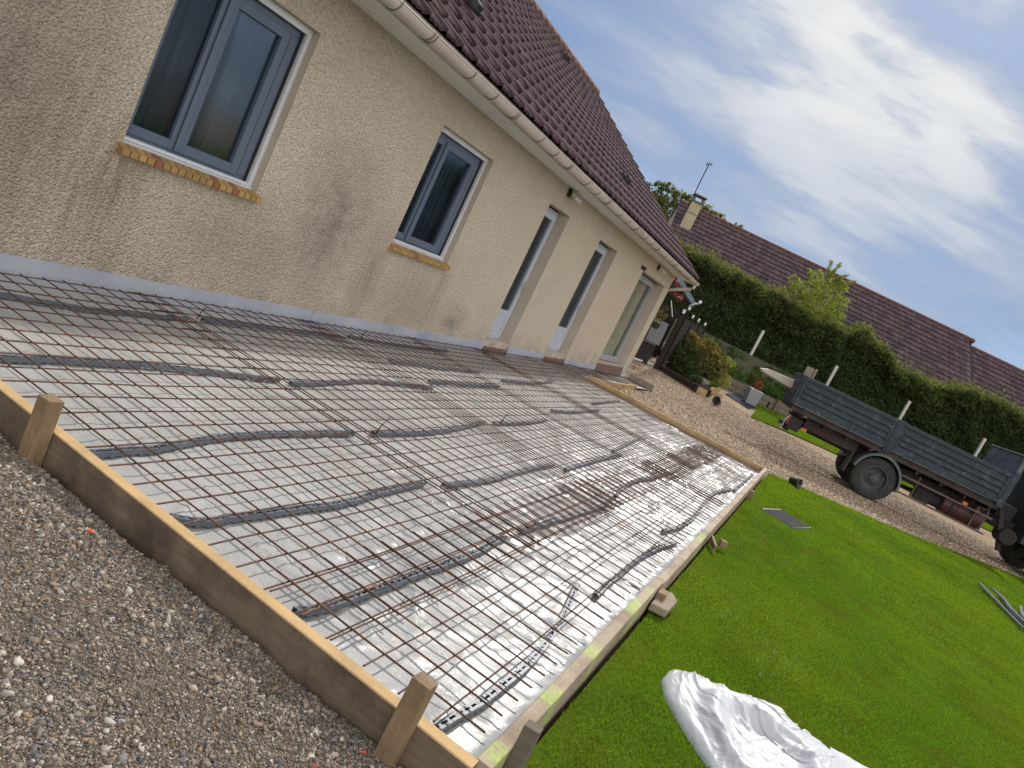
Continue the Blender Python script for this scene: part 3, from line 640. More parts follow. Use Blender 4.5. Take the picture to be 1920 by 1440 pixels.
def stake(x, y, w, d, ztop, lean, label, zb=-.35, mat=None, taper=1., rot=0):
    mb = MB(); root = (x, y, zb)
    vs = []
    for (z, k) in ((zb, taper), (ztop, 1)):
        ox, oy = lean[0]*(z-0), lean[1]*(z-0)
        for (a, b) in ((-w/2,-d/2),(w/2,-d/2),(w/2,d/2),(-w/2,d/2)):
            a, b = a*math.cos(rot)-b*math.sin(rot), a*math.sin(rot)+b*math.cos(rot)
            vs.append((x+ox+a*k, y+oy+b*k, z + (random.uniform(-.004,.004) if z > 0 else 0)))
    mb.add(vs, [(0,3,2,1),(4,5,6,7),(0,1,5,4),(1,2,6,5),(2,3,7,6),(3,0,4,7)])
    return tag(mb.build('stake', mat or M_wstake, bevel=.003, loc=root), label, 'stake', 'wooden stakes holding the form boards')
stake(2.20, -.092, .072, .066, .245, (.02,-.03), 'square wooden stake at the left end of the near board')
stake(4.085, -.095, .068, .062, .27, (.02,-.02), 'square wooden stake standing near the corner of the near board')
stake(4.405, .20, .055, .052, .19, (-.02,-.01), 'reddish split stake on the lawn side at the near corner', mat=M_sleeper)
stake(4.405, 2.57, .055, .10, .07, (.0,0), 'low broad wooden peg beside the joint of the edge boards')
stake(4.42, 8.55, .06, .06, .08, (.03,0), 'small peg on the lawn side near the far corner', mat=M_wstake)
# wood offcuts and a flat stone on the lawn side
mb = MB(); mb.prism([(4.385,2.38,-.02),(4.49,2.42,-.02),(4.50,2.66,-.01),(4.44,2.76,-.01),(4.385,2.66,-.02)], (0,0,.05))
tag(mb.build('flat_stone', mk('tan_stone', (.22,.175,.13), (.29,.24,.18), 14, .9, .6, 40, .006), bevel=.006, loc=(4.44,2.6,0)), 'flat tan stone slab wedged against the edge board', 'stone')
mb = MB(); mb.box((4.44,4.72,.02), (.025,.26,.05), (Vector((.95,.3,0)).normalized(), Vector((-.3,.95,.05)).normalized(), Vector((0,0,1))))
tag(mb.build('wood_offcut', M_wstake, bevel=.003, loc=(4.44,4.72,0)), 'long broken wood offcut wedged behind the middle edge board', 'wood offcut', 'wood offcuts behind the edge board')
mb = MB(); mb.box((4.51,4.86,.03), (.07,.045,.06), (Vector((.8,.6,0)), Vector((-.6,.8,0)), Vector((0,0,1))))
tag(mb.build('wood_offcut', M_wstake, bevel=.004, loc=(4.5,4.86,0)), 'short reddish block of wood at the end of the broken offcut', 'wood offcut', 'wood offcuts behind the edge board')

# ------------------------------------------------------------------ the house
house = empty('house', (0, 8, 0)); tag(house, 'long low house with beige roughcast wall and dark red tiled roof', 'house')
YN, YK, ZS, XB = -4.0, 17.29, 2.805, -9.0
ops = list(OPEN.values()); DEP = {'A': .20, 'B': .20, 'C': .24, 'D': .24, 'E': .30}
V = []; F = []
def quad(a, b, c, d): n = len(V); V.extend([a, b, c, d]); F.append((n, n+1, n+2, n+3))
ysx = sorted({YN, YK} | {o[0] for o in ops} | {o[1] for o in ops}); zsx = sorted({-.4, ZS+.15} | {o[2] for o in ops} | {o[3] for o in ops})
for i in range(len(ysx)-1):
    for j in range(len(zsx)-1):
        ym, zm = (ysx[i]+ysx[i+1])/2, (zsx[j]+zsx[j+1])/2
        if any(o[0] < ym < o[1] and o[2] < zm < o[3] for o in ops): continue
        quad((0,ysx[i],zsx[j]), (0,ysx[i+1],zsx[j]), (0,ysx[i+1],zsx[j+1]), (0,ysx[i],zsx[j+1]))
RZ, RX = 6.34, -4.262
for y in (YN, YK):                                          # gable ends
    n = len(V); V += [(0,y,-.4), (0,y,ZS+.15), (RX,y,RZ-.15), (2*RX,y,ZS+.15), (2*RX,y,-.4)]; F.append((n,n+1,n+2,n+3,n+4) if y > 0 else (n+4,n+3,n+2,n+1,n))
quad((2*RX,YN,-.4), (2*RX,YK,-.4), (2*RX,YK,ZS+.15), (2*RX,YN,ZS+.15))
part(mesh_np('wall', V, F, M_wall), house)
for k, (y0, y1, z0, z1) in OPEN.items():
    V = []; F = []; d = -DEP[k]
    quad((0,y1,z0),(d,y1,z0),(d,y1,z1),(0,y1,z1)); quad((0,y0,z0),(0,y0,z1),(d,y0,z1),(d,y0,z0)); quad((0,y0,z1),(0,y1,z1),(d,y1,z1),(d,y0,z1))
    if k in 'CDE': quad((0,y0,z0),(d,y0,z0),(d,y1,z0),(0,y1,z0))
    part(mesh_np('reveal', V, F, M_reveal), house)
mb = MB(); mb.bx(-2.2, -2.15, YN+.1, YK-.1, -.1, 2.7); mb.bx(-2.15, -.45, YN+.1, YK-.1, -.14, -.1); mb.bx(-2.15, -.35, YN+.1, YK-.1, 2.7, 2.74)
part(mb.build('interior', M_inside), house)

def sill(y0, y1, z, red):
    rt = MB(); rt.bx(.002, .052, y0-.02, y1+.02, z-.053, z-.008); s = part(rt.build('sill', M_mortar), house)
    V = []; F = []; cols = []; n = int((y1-y0+.06)/.066); w_ = (y1-y0+.06)/n
    for i in range(n):
        a = y0-.03+i*w_+.006; b = a+w_-.012; c = (1.0,1.0,1.0); g_ = random.uniform(.8, 1.15); c = tuple(k*g_ for k in c)
        if i in red: c = (.75,.42,.55)
        zt = z-.004; n0 = len(V); x0, x1 = -.02, .064+random.uniform(0,.003)
        V += [(x0,a,zt+.02),(x1,a,zt-.012),(x1,b,zt-.012),(x0,b,zt+.02),(x0,a,z-.056),(x1,a,z-.056),(x1,b,z-.056),(x0,b,z-.056)]
        F += [(n0,n0+1,n0+2,n0+3),(n0+4,n0+7,n0+6,n0+5),(n0+1,n0+5,n0+6,n0+2),(n0,n0+4,n0+5,n0+1),(n0+3,n0+2,n0+6,n0+7)]; cols += [c]*8
    o = mesh_np('sill_bricks', np.array(V), F, M_brick, cols=np.array(cols)); o.parent = s; return s
sill(*OPEN['A'][:2], OPEN['A'][2], (4, 12, 15)); sill(*OPEN['B'][:2], OPEN['B'][2], (7,))

def frame_ring(mb, x0, x1, y0, y1, z0, z1, t):
    mb.bx(x0, x1, y0, y0+t, z0, z1); mb.bx(x0, x1, y1-t, y1, z0, z1); mb.bx(x0+.001, x1-.001, y0+t, y1-t, z0, z0+t); mb.bx(x0+.001, x1-.001, y0+t, y1-t, z1-t, z1)
def window(y0, y1, z0, z1, mid, lb):
    mb = MB(); x = -.15                                      # outer guide rails and white trims
    mb.bx(-.125, -.075, y1-.045, y1-.001, z0+.02, z1-.05); mb.bx(-.13, -.075, y0+.001, y1-.001, z1-.055, z1-.002); mb.bx(-.13, -.055, y0+.001, y1-.001, z0+.002, z0+.028); mb.bx(-.13, -.085, y0+.001, y1-.037, z0+.03, z0+.055)
    mb.bx(-.125, -.085, y0+.001, y0+.035, z0+.02, z1-.05)
    trim = part(mb.build('shutter_rail', M_white, bevel=.003), house)
    f = MB(); frame_ring(f, -.20, -.135, y0+.002, y1-.002, z0+.03, z1-.06, .058)
    fr = part(f.build('window', M_frame, bevel=.004), house)
    g_ = MB(); g_.bx(-.127, -.108, y1-.060, y1-.037, z0+.06, z1-.06); q = g_.build('gasket', M_rubber); part(q, fr); q.matrix_parent_inverse = Matrix.Identity(4); q.location = (0,0,0)
    f3_ = MB(); f3_.bx(-.165, -.128, y1-.175, y1-.062, z0+.089, z1-.119); f3_.bx(-.127, -.122, y1-.150, y1-.140, z0+.09, z1-.12); q = f3_.build('jamb', M_frame, bevel=.003); q.parent = fr
    for (a, b) in ((y0+.045, mid), (mid, y1-.165)):
        s = MB(); frame_ring(s, -.185, -.115 if a > y0+.1 else -.12, a, b, z0+.075, z1-.105, .075 if a > y0+.1 else .07)
        if a > y0+.1: s.bx(-.112, -.100, a-.03, a+.022, z0+.078, z1-.108)
        so_ = s.build('sash', M_frame, bevel=.006); so_.parent = fr
        p_ = MB(); p_.bx(-.155, -.150, a+.07, b-.07, z0+.14, z1-.17); po = p_.build('pane', M_glass); po.parent = fr
    n = 160; V = []; Fc = []                                 # pleated sheer curtain
    for i in range(n+1):
        yy = y0+.06+(y1-y0-.12)*i/n; xx = -.285+.018*math.sin(i*.9)+.010*math.sin(i*.37)
        V += [(xx, yy, z0+.05), (xx, yy, z1-.05)]
        if i: Fc.append((2*i-2, 2*i, 2*i+1, 2*i-1))
    cu = mesh_np('curtain', V, Fc, M_curtain, True); cu.parent = fr
    fr['label'] = lb
window(*OPEN['A'], 2.02, 'large slate blue two sash window with white outer rails')
window(*OPEN['B'], 5.32, 'smaller looking slate blue window near the middle of the wall')
def door(y0, y1, z0, z1, lb):
    d = MB(); frame_ring(d, -.27, -.19, y0+.002, y1-.002, z0+.004, z1-.03, .055)
    dr = part(d.build('door', M_door, bevel=.004), house); dr['label'] = lb
    s = MB(); frame_ring(s, -.255, -.175, y0+.05, y1-.05, z0+.05, z1-.08, .10); s.bx(-.25, -.185, y0+.15, y1-.15, z0+.15, z0+.50)
    s.bx(-.19, -.178, y0+.155, y1-.155, z0+.20, z0+.215); s.bx(-.19, -.178, y0+.155, y1-.155, z0+.43, z0+.445); s.bx(-.1845, -.178, y0+.155, y0+.17, z0+.216, z0+.429); s.bx(-.1845, -.178, y1-.17, y1-.155, z0+.216, z0+.429)
    o = s.build('leaf', M_door, bevel=.004); o.parent = dr
    h = MB(); h.bx(-.174, -.165, y1-.11, y1-.075, z0+.85, z0+1.05); h.tube([(-.165,y1-.092,z0+.98),(-.13,y1-.092,z0+.98),(-.125,y1-.19,z0+.975)], .009, 8)
    o = h.build('handle', M_alu); o.parent = dr
    g_ = MB(); g_.bx(-.215, -.21, y0+.15, y1-.15, z0+.502, z1-.18); o = g_.build('pane', M_glass); o.parent = dr
    n = 80; V = []; Fc = []
    for i in range(n+1):
        yy = y0+.1+(y1-y0-.2)*i/n; xx = -.33+.015*math.sin(i*1.1); V += [(xx, yy, z0+.1), (xx, yy, z1-.05)]
        if i: Fc.append((2*i-2, 2*i, 2*i+1, 2*i-1))
    o = mesh_np('curtain', V, Fc, M_curtain, True); o.parent = dr
    t = MB(); t.bx(-.18, -.03, y0+.001, y1-.001, z0-.30, z0-.004); t.bx(-.03, .03, y0+.03, y1-.03, z0-.30, z0-.09)
    part(t.build('threshold', M_step, bevel=.006), house)
door(*OPEN['C'], 'narrow white glazed door nearest the windows'); door(*OPEN['D'], 'narrow white glazed door in the middle of the wall')
y0, y1, z0, z1 = OPEN['E']; d = MB(); frame_ring(d, -.34, -.25, y0+.002, y1-.002, z0+.02, z1-.03, .07); dr = part(d.build('sliding_door', M_alu, bevel=.004), house)
dr['label'] = 'wide grey framed glazed door with pale blind at the house corner'
s = MB(); frame_ring(s, -.315, -.235, y1-1.62, y1-.07, z0+.09, z1-.10, .07); o = s.build('sash', M_alu, bevel=.004); o.parent = dr
s = MB(); s.bx(-.28, -.275, y1-1.55, y1-.14, z0+.16, z1-.17); s.bx(-.30, -.295, y0+.07, y1-1.62, z0+.10, z1-.11); o = s.build('pane', M_glass2); o.parent = dr
s = MB(); s.bx(-.375, -.37, y0+.08, y1-.08, z0+.10, z1-.11); o = s.build('blind', M_curtain_b); o.parent = dr
t = MB(); t.bx(-.24, .01, y0+.001, y1-.001, z0-.35, z0-.004); part(t.build('threshold', M_step, bevel=.006), house)

# soffit, fascia, gutter
mb = MB(); mb.bx(.001, .44, YN-.1, YK+.12, ZS, ZS+.018)
for k in range(4): mb.bx(.06+k*.1, .066+k*.1, YN-.1, YK+.119, ZS-.004, ZS-.0005)
part(mb.build('soffit', M_soffit), house)
mb = MB(); mb.bx(.44, .462, YN-.1, YK+.12, ZS-.012, ZS+.16); part(mb.build('fascia', M_soffit), house)
GX, GZ, GR = .535, 2.885, .078
V = []; Fg = []; ys = [YN-.1, YK+.22]; seg = 14
for ri, rr in ((0, GR), (1, GR-.004)):
    for y in ys:
        for k in range(seg+1):
            an = math.pi*k/seg; V.append((GX+rr*math.cos(an), y, GZ-rr*math.sin(an)*1.0))
S_ = seg+1
for k in range(seg): Fg.append((k, k+1, S_+k+1, S_+k)); Fg.append((2*S_+k+1, 2*S_+k, 3*S_+k, 3*S_+k+1))
Fg += [(0, S_, 3*S_, 2*S_), (seg, 2*S_+seg, 3*S_+seg, S_+seg)]
go = mesh_np('gutter', V, Fg, M_gutter, True); part(go, house)
mb = MB()
for y in (YK+.217, YN-.1): mb.prism([(GX+(GR-.002)*math.cos(math.pi*k/12), y, GZ-(GR-.002)*math.sin(math.pi*k/12)) for k in range(13)], (0, .004, 0))
mb.tube([(GX+GR, YN-.1, GZ+.002), (GX+GR, YK+.22, GZ+.002)], .008, 8)
o = mb.build('gutter_rim', M_gutter, smooth=False); o.parent = go
M_clip = mk('gutter_clip', (.22,.17,.14), (.17,.13,.11), 6, .4); y = -.35; k = 0
while y < YK:
    wd = .012 if k % 3 else .05
    for (aa, bb) in ((y, y+.013), (y+wd, y+wd+.013)):
        mb = MB()
        pts = [(GX+(GR+.009)*math.cos(math.pi*j/12), GZ-(GR+.009)*math.sin(math.pi*j/12)) for j in range(13)]
        for j in range(12):
            a, b = pts[j], pts[j+1]; mb.prism([(a[0],aa,a[1]),(b[0],aa,b[1]),(b[0]*1.0+.0,aa,b[1]+.008),(a[0],aa,a[1]+.008)], (0,bb-aa,0))
        o = mb.build('gutter_bracket', M_clip); o.parent = go
        if wd == .012: break
    y += .80 if k % 3 == 0 else .52; k += 1
mb = MB(); mb.tube([(GX,YK+.12,GZ-.07),(GX,YK+.12,GZ-.16),(GX-.04,YK+.12,GZ-.20),(.12,YK+.10,GZ-.38),(.03,YK+.06,GZ-.44),(-.05,YK+.06,GZ-.52),(-.05,YK+.06,-.1)], .042, 14)
part(mb.build('downpipe', M_gutter, smooth=True), house)
# tiled roof
def tiled(p_eave, along, up, n_al, n_up, mat, tw=.30, ex=.34, roll=.042, lip=.042, samp=10, holes=True):
    """interlocking tiles as a stepped sheet: along and up are unit vectors"""
    along, up = Vector(along), Vector(up); nrm = along.cross(up).normalized()
    if nrm.z < 0: nrm = -nrm
    A, U, Nn = (np.array(v) for v in (along, up, nrm)); p0 = np.array(p_eave)
    V = []; cols = []; Fq = []; m_ = n_al*samp+1; s = np.arange(m_)/samp; fr = s % 1.0
    prof = np.exp(-((fr-.16)/.09)**2)*roll + np.exp(-((fr-.50)/.035)**2)*.010 + np.exp(-((fr-.80)/.035)**2)*.010
    for r in range(n_up):
        jit = (rng.random(n_al+1)-.5)*.006; J = jit[np.minimum(s.astype(int), n_al)]
        tc_ = .78+.44*rng.random(n_al+1); T = tc_[np.minimum(s.astype(int), n_al)]
        rows = [(r*ex-.012, lip-.030, 1), (r*ex, lip, 1), (r*ex+ex*.5, lip*.5, 1), (r*ex+ex*1.02, 0.0, 1)]
        for (uu, hh, k) in rows:
            pr_ = prof.copy()
            if uu < r*ex: pr_ = prof*.95
            P = p0 + np.outer(s*tw, A) + np.outer((uu+J*0)*np.ones(m_), U) + np.outer(hh+pr_+J, Nn); V.append(P); cols.append(np.stack([T]*3, 1))
        b = r*4*m_
        for q in range(3):
            i = np.arange(m_-1); Fq.append(np.stack([b+q*m_+i, b+q*m_+i+1, b+(q+1)*m_+i+1, b+(q+1)*m_+i], 1))
    return np.concatenate(V), np.concatenate(Fq), np.concatenate(cols)
upv = Vector((RX-.50, 0, RZ-2.965)); SL = upv.length; upv.normalize()
n_up = 17; ex = SL/n_up
Vv, Ff, Cc = tiled((.52, YN-.3, 2.955), (0,1,0), upv, int((YK+.22-YN+.3)/.30), n_up, M_tile, ex=ex)
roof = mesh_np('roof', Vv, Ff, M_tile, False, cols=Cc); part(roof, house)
mb = MB(); YE_ = YN-.3+int((YK+.22-YN+.3)/.30)*.30        # other slope, verge and underside
mb.add([(RX,YN-.3,RZ),(RX,YE_,RZ),(2*RX-.5,YE_,2.95),(2*RX-.5,YN-.3,2.95)], [(0,1,2,3)])
mb.add([(.45,YN-.3,2.94),(.45,YE_-.02,2.94),(RX,YE_-.02,RZ-.05),(RX,YN-.3,RZ-.05)], [(0,1,2,3)])
o = mb.build('roof_underside', M_ridge); o.parent = roof; o.matrix_parent_inverse = Matrix.Translation(roof.location)
mb = MB()
for r in range(n_up):                                        # stepped verge tiles on the far gable
    a = Vector((.52, YE_-.10, 2.955)) + upv*(r*ex-.02); nn = Vector((-upv.z, 0, upv.x)); nn = nn if nn.z > 0 else -nn
    mb.box(a+upv*(ex*.5)+nn*(.045-.0)+Vector((0,.09,0)), (ex*1.02, .15, .045), ((upv*math.cos(.09)-nn*math.sin(.09)), Vector((0,1,0)), (nn*math.cos(.09)+upv*math.sin(.09))))
    mb.box(a+upv*(ex*.5)-nn*.03+Vector((0,.165,0)), (ex*.98, .02, .13), (upv, Vector((0,1,0)), nn))
o = mb.build('verge_tile', M_ridge, bevel=.008); part(o, house)
mb = MB(); y = YN-.3
while y < YE_-.1:
    mb.tube([(RX,y,RZ+.0),(RX,y+.40,RZ+.018)], [.115,.135], 12); y += .385
o = mb.build('ridge_tile', M_ridge, smooth=True); part(o, house)
for (x, y, z) in [(-.49,5.18,3.72),(-3.28,12.94,5.71),(-.49,12.03,3.72)]:
    mb = MB(); nn = Vector((.58,0,.81)); c = Vector((x,y,z))
    mb.box(c+nn*.05, (.22,.20,.05), (upv, Vector((0,1,0)), nn)); mb.prism([c+nn*.07-upv*.10+Vector((0,-.08,0)), c+nn*.07-upv*.10+Vector((0,.08,0)), c+nn*.13-upv*.08+Vector((0,.05,0)), c+nn*.13-upv*.08+Vector((0,-.05,0))], upv*.14)
    part(mb.build('roof_vent', M_dark, bevel=.01), house)
# wall fittings
def wall_light(y, z, lb):
    mb = MB(); mb.bx(.001, .03, y-.05, y+.05, z-.07, z+.05); mb.bx(.03, .07, y-.02, y+.02, z-.03, z+.01); lo = part(mb.build('wall_light', M_dark, bevel=.004), house); lo['label'] = lb
    a1 = Vector((.85,0,-.5)).normalized(); a3 = Vector((.5,0,.85)).normalized()
    m2 = MB(); m2.box((.12,y+.10,z-.03), (.12,.24,.05), (a1, Vector((0,1,0)), a3)); o = m2.build('lamp_housing', M_white, bevel=.012); o.parent = lo
    m3 = MB(); m3.box(Vector((.12,y+.10,z-.03))-a3*.027, (.10,.20,.006), (a1, Vector((0,1,0)), a3)); o = m3.build('lens', M_alu); o.parent = lo
wall_light(8.72, 2.74, 'white floodlight under the soffit by the first narrow door'); wall_light(15.35, 2.72, 'white floodlight under the soffit near the house corner')
mb = MB(); frame_ring(mb, .001, .008, 14.08, 14.50, 2.445, 2.53, .015)
for k in range(3): mb.bx(.0015, .006, 14.10, 14.48, 2.463+k*.02, 2.473+k*.02)
mb.bx(.0005, .0012, 14.09, 14.49, 2.455, 2.525); part(mb.build('wall_vent', M_dark), house)

# ------------------------------------------------------------------ the truck (built in the garden frame: l along its length, d away from the lawn)
truck = empty('truck', GP(8.8, 19.2, -.05)); tag(truck, 'old blue green dropside tipper truck parked on the gravel drive', 'truck')
def G3(l, d, z): return GP(l, d, z)
AX = (LT, FW, Vector((0,0,1)))
def gbox(mb, l0, l1, d0, d1, z0, z1): mb.box(GP((l0+l1)/2, (d0+d1)/2, (z0+z1)/2), (l1-l0, d1-d0, z1-z0), AX)
M_tblue = mk('weathered_truck_paint', (.014,.026,.040), (.024,.041,.058), 3, .6, .15, 30, .003, c3=(.09,.115,.14), s3=5, t3=(.54,.74), stretch=(1.4,1.4,1.0))
M_tred = mk('faded_red_chassis', (.045,.018,.018), (.028,.015,.015), 4, .7, .2, 30, .004, c3=(.05,.045,.04), s3=3, t3=(.45,.65))
M_tgrey = mk('grey_mudguard', (.07,.08,.09), (.13,.14,.14), 5, .6)
M_tire = mk('tyre_rubber', (.022,.022,.024), (.05,.048,.045), 7, .85, .3, 60, .003)
M_rim = mk('dusty_rim', (.05,.052,.056), (.09,.09,.09), 8, .7, .2, 40, .003)
M_lampo = mk('orange_lens', (.55,.16,.03), None, 4, .4); M_lampr = mk('red_lens', (.20,.015,.012), None, 4, .4)
TD, TW = 18.05, 2.2
YA = math.radians(12); LTT = LT*math.cos(YA)-FW*math.sin(YA); FWT = FW*math.cos(YA)+LT*math.sin(YA); AXT = (LTT, FWT, Vector((0,0,1)))
def GPT(l, d, z=0.0): return GP(8.8, 18.05, z) + LTT*((l-8.8)*.93) + FWT*(d-18.05)
def tbox(mb, l0, l1, d0, d1, z0, z1): mb.box(GPT((l0+l1)/2, (d0+d1)/2, (z0+z1)/2), ((l1-l0)*.93, d1-d0, z1-z0), AXT)
def tp(mb, name, mat, **k): return part(mb.build(name, mat, **k), truck)
def drop_side(l0, l1, d, lb=None):
    mb = MB(); tbox(mb, l0, l1, d, d+.045, 1.24, 1.96)
    for (za, zb, pr_) in ((1.88,1.97,.035),(1.24,1.33,.03)): tbox(mb, l0, l1, d-pr_, d-.0005, za, zb)
    for zc in (1.46, 1.60, 1.74):
        mb.prism([GPT(l0+.08,d-.0005,zc-.045), GPT(l0+.08,d-.025,zc-.02), GPT(l0+.08,d-.025,zc+.02), GPT(l0+.08,d-.0005,zc+.045)], LTT*(l1-l0-.16))
    tbox(mb, l0+.0, l0+.06, d-.028, d-.0005, 1.331, 1.879); tbox(mb, l1-.06, l1, d-.028, d-.0005, 1.331, 1.879)
    for k in range(4):
        lh = l0+.3+k*(l1-l0-.6)/3; tbox(mb, lh-.03, lh+.03, d-.04, d-.031, 1.2, 1.30)
    o = tp(mb, 'drop_side', M_tblue, bevel=.006); return o
drop_side(6.16, 8.60, TD); drop_side(8.80, 11.50, TD); drop_side(6.16, 8.60, TD+TW-.045); drop_side(8.80, 11.50, TD+TW-.045)
mb = MB(); tbox(mb, 8.605, 8.795, TD-.04, TD+.05, 1.15, 1.99); tbox(mb, 8.66, 8.74, TD-.055, TD-.041, 1.2, 1.8); tp(mb, 'pillar', M_tblue, bevel=.008)
mb = MB(); tbox(mb, 8.605, 8.795, TD+TW-.05, TD+TW+.04, 1.15, 1.99); tp(mb, 'pillar', M_tblue, bevel=.008)
mb = MB(); tbox(mb, 11.505, 11.66, TD-.03, TD+.05, 1.15, 2.05); tp(mb, 'pillar', M_tblue, bevel=.008)
mb = MB(); tbox(mb, 6.17, 11.60, TD+.046, TD+TW-.046, 1.16, 1.235); tbox(mb, 6.17, 11.6, TD+.02, TD+TW-.02, 1.08, 1.159); tp(mb, 'bed_floor', M_tred)
mb = MB(); tbox(mb, 6.08, 6.155, TD+.02, TD+TW-.02, 1.22, 1.98)
for zc in (1.5, 1.75): tbox(mb, 6.05, 6.079, TD+.1, TD+TW-.1, zc-.05, zc+.05)
tp(mb, 'tailgate', M_tblue, bevel=.006)
mb = MB(); tbox(mb, 11.57, 11.62, TD+.06, TD+TW-.06, 1.24, 2.44); o = tp(mb, 'headboard', mk('pale_headboard', (.15,.17,.18), (.20,.22,.23), 2, .6, c3=(.12,.12,.12), s3=3), bevel=.004)
mb = MB(); tbox(mb, 11.54, 11.65, TD+.055, TD+TW-.055, 2.441, 2.475); tbox(mb, 11.54, 11.65, TD+.01, TD+.055, 1.24, 2.475); tbox(mb, 11.54, 11.65, TD+TW-.055, TD+TW-.01, 1.24, 2.475); tp(mb, 'headboard_rail', M_tgrey, bevel=.008)
mb = MB()
for d in (TD+.72, TD+1.55): tbox(mb, 6.4, 14.2, d, d+.09, .70, .96)
for l in (6.6, 7.6, 9.6, 10.8, 12.0, 13.4): tbox(mb, l, l+.08, TD+.811, TD+1.549, .74, .92)
for l in np.arange(6.5, 11.6, .62): tbox(mb, float(l), float(l)+.06, TD+.1, TD+TW-.1, .99, 1.079)
tbox(mb, 6.35, 11.6, TD+.70, TD+.80, .965, .989); tbox(mb, 6.35, 11.6, TD+1.56, TD+1.66, .965, .989)
tbox(mb, 6.70, 8.15, TD+.30, TD+.34, .78, 1.07); tp(mb, 'chassis', M_tred, bevel=.006)
def wheel(l, d, z, R_=.5, W_=.28, dual=False, inner=1, scale=1):
    c = GPT(l, d, z); ax = -FWT
    hub = empty('wheel', c); part(hub, truck)
    m1 = MB(); m1.lathe((0,0,0), ax, [(-W_*.5,R_*.60),(-W_*.5,R_*.90),(-W_*.40,R_*.985),(-W_*.2,R_),(W_*.2,R_),(W_*.40,R_*.985),(W_*.5,R_*.90),(W_*.52,R_*.75),(W_*.48,R_*.60)], 44)
    if dual: m1.lathe((0,0,0), ax, [(-W_*1.6,R_*.60),(-W_*1.6,R_*.9),(-W_*1.5,R_*.985),(-W_*1.35,R_),(-W_*.75,R_),(-W_*.6,R_*.985),(-W_*.52,R_*.9),(-W_*.52,R_*.6)], 44)
    for k in range(44):
        an = 2*math.pi*k/44; v = LTT*math.cos(an)+Vector((0,0,1))*math.sin(an); t = -LTT*math.sin(an)+Vector((0,0,1))*math.cos(an)
        for s_ in (-1, 1): m1.box(v*(R_+.001)+ax*(s_*W_*.27), (.018,.035,W_*.30), (v, t, ax))
    o = m1.build('tyre', M_tire, smooth=False); o.parent = hub
    m2 = MB(); m2.lathe((0,0,0), ax, [(W_*.48,R_*.62),(W_*.50,R_*.585),(W_*.30,R_*.56),(W_*.05,R_*.52),(-W_*.02,R_*.40),(W_*.06,R_*.30),(W_*.08,R_*.22),(W_*.30,R_*.20),(W_*.36,R_*.12),(W_*.36,0)], 36)
    m3 = m2
    for k in range(8):
        an = 2*math.pi*k/8; v = LTT*math.cos(an)+Vector((0,0,1))*math.sin(an); m3.lathe(v*R_*.26+ax*(W_*.06), ax, [(0,.014),(.03,.014),(.03,0)], 8)
    for k in range(8):
        an = 2*math.pi*(k+.5)/8; v = LTT*math.cos(an)+Vector((0,0,1))*math.sin(an); m3.lathe(v*R_*.44+ax*(W_*.03), ax, [(0,.030),(.003,.030),(.003,0)], 10)
    o = m2.build('rim', M_rim, smooth=False); o.parent = hub; return hub
wheel(8.80, TD+.16, .455, .505, .26, True); wheel(8.80, TD+TW-.16, .455, .505, .26, True)
wheel(13.45, TD+.20, .455, .505, .26); wheel(13.45, TD+TW-.2, .455, .505, .26)
mb = MB(); mb.tube([GPT(8.8,TD+.3,.455), GPT(8.8,TD+TW-.3,.455)], .09, 12); mb.lathe(GPT(8.8,TD+TW/2-.2,.455), FWT, [(-.05,.05),(0,.22),(.2,.24),(.4,.22),(.45,.05)], 16); mb.tube([GPT(9,TD+TW/2,.5),GPT(12.5,TD+TW/2,.75)], .045, 10); tp(mb, 'axle', M_dark)
def mudguard(l, d, z, R_, a0, a1, wd, mat):
    mb = MB(); n = 22
    for i in range(n):
        p, q = (math.radians(a0+(a1-a0)*k/n) for k in (i, i+1))
        P = [GPT(l+math.cos(t)*rr, d, z+math.sin(t)*rr) for t, rr in ((p,R_),(q,R_),(q,R_+.022),(p,R_+.022))]; mb.prism(P, FWT*wd)
        P = [GPT(l+math.cos(t)*rr, d-.002, z+math.sin(t)*rr) for t, rr in ((p,R_-.035),(q,R_-.035),(q,R_+.025),(p,R_+.025))]; mb.prism(P, -FWT*.02)
    return tp(mb, 'mudguard', mat)
mudguard(8.8, TD+.0, .47, .60, -8, 172, .48, M_tgrey); mudguard(8.8, TD+TW-.5, .47, .60, -8, 172, .48, M_tgrey)
mb = MB()
for z in (.44, .84): mb.box(GPT(10.5, TD+.06, z), (2.15,.03,.045), AXT)
for l in (9.75, 11.25, 11.5): tbox(mb, l, l+.03, TD+.078, TD+.11, .42, .98)
tp(mb, 'side_guard', mk('rusty_rail', (.14,.09,.08), (.09,.06,.055), 8, .7))
mb = MB(); mb.lathe(GPT(10.55, TD+.45, .66), LTT, [(0,.0),(.0,.20),(.03,.225),(.95,.225),(.98,.20),(.98,0)], 22); tank = tp(mb, 'fuel_tank', mk('red_tank', (.085,.022,.026), (.05,.02,.02), 5, .5), smooth=False)
for l in (10.75, 11.3):
    mb = MB(); mb.lathe(GPT(l, TD+.45, .66), LTT, [(0,.232),(.05,.232)], 22); part(mb.build('tank_strap', M_dark), tank)
mb = MB(); mb.lathe(GPT(10.2, TD+.5, .62), LTT, [(0,0),(0,.15),(.45,.15),(.45,0)], 16); tbox(mb, 9.9, 10.3, TD+.35, TD+.65, .45, .75); tp(mb, 'battery_box', M_dark)
mb = MB(); tbox(mb, 10.9, 11.02, TD+.11, TD+.2, .86, .93); tp(mb, 'side_lamp', M_lampo); 
mb = MB(); tbox(mb, 11.22, 11.36, TD+.12, TD+.19, .80, .90); tp(mb, 'fuel_cap', M_lampr, bevel=.02)
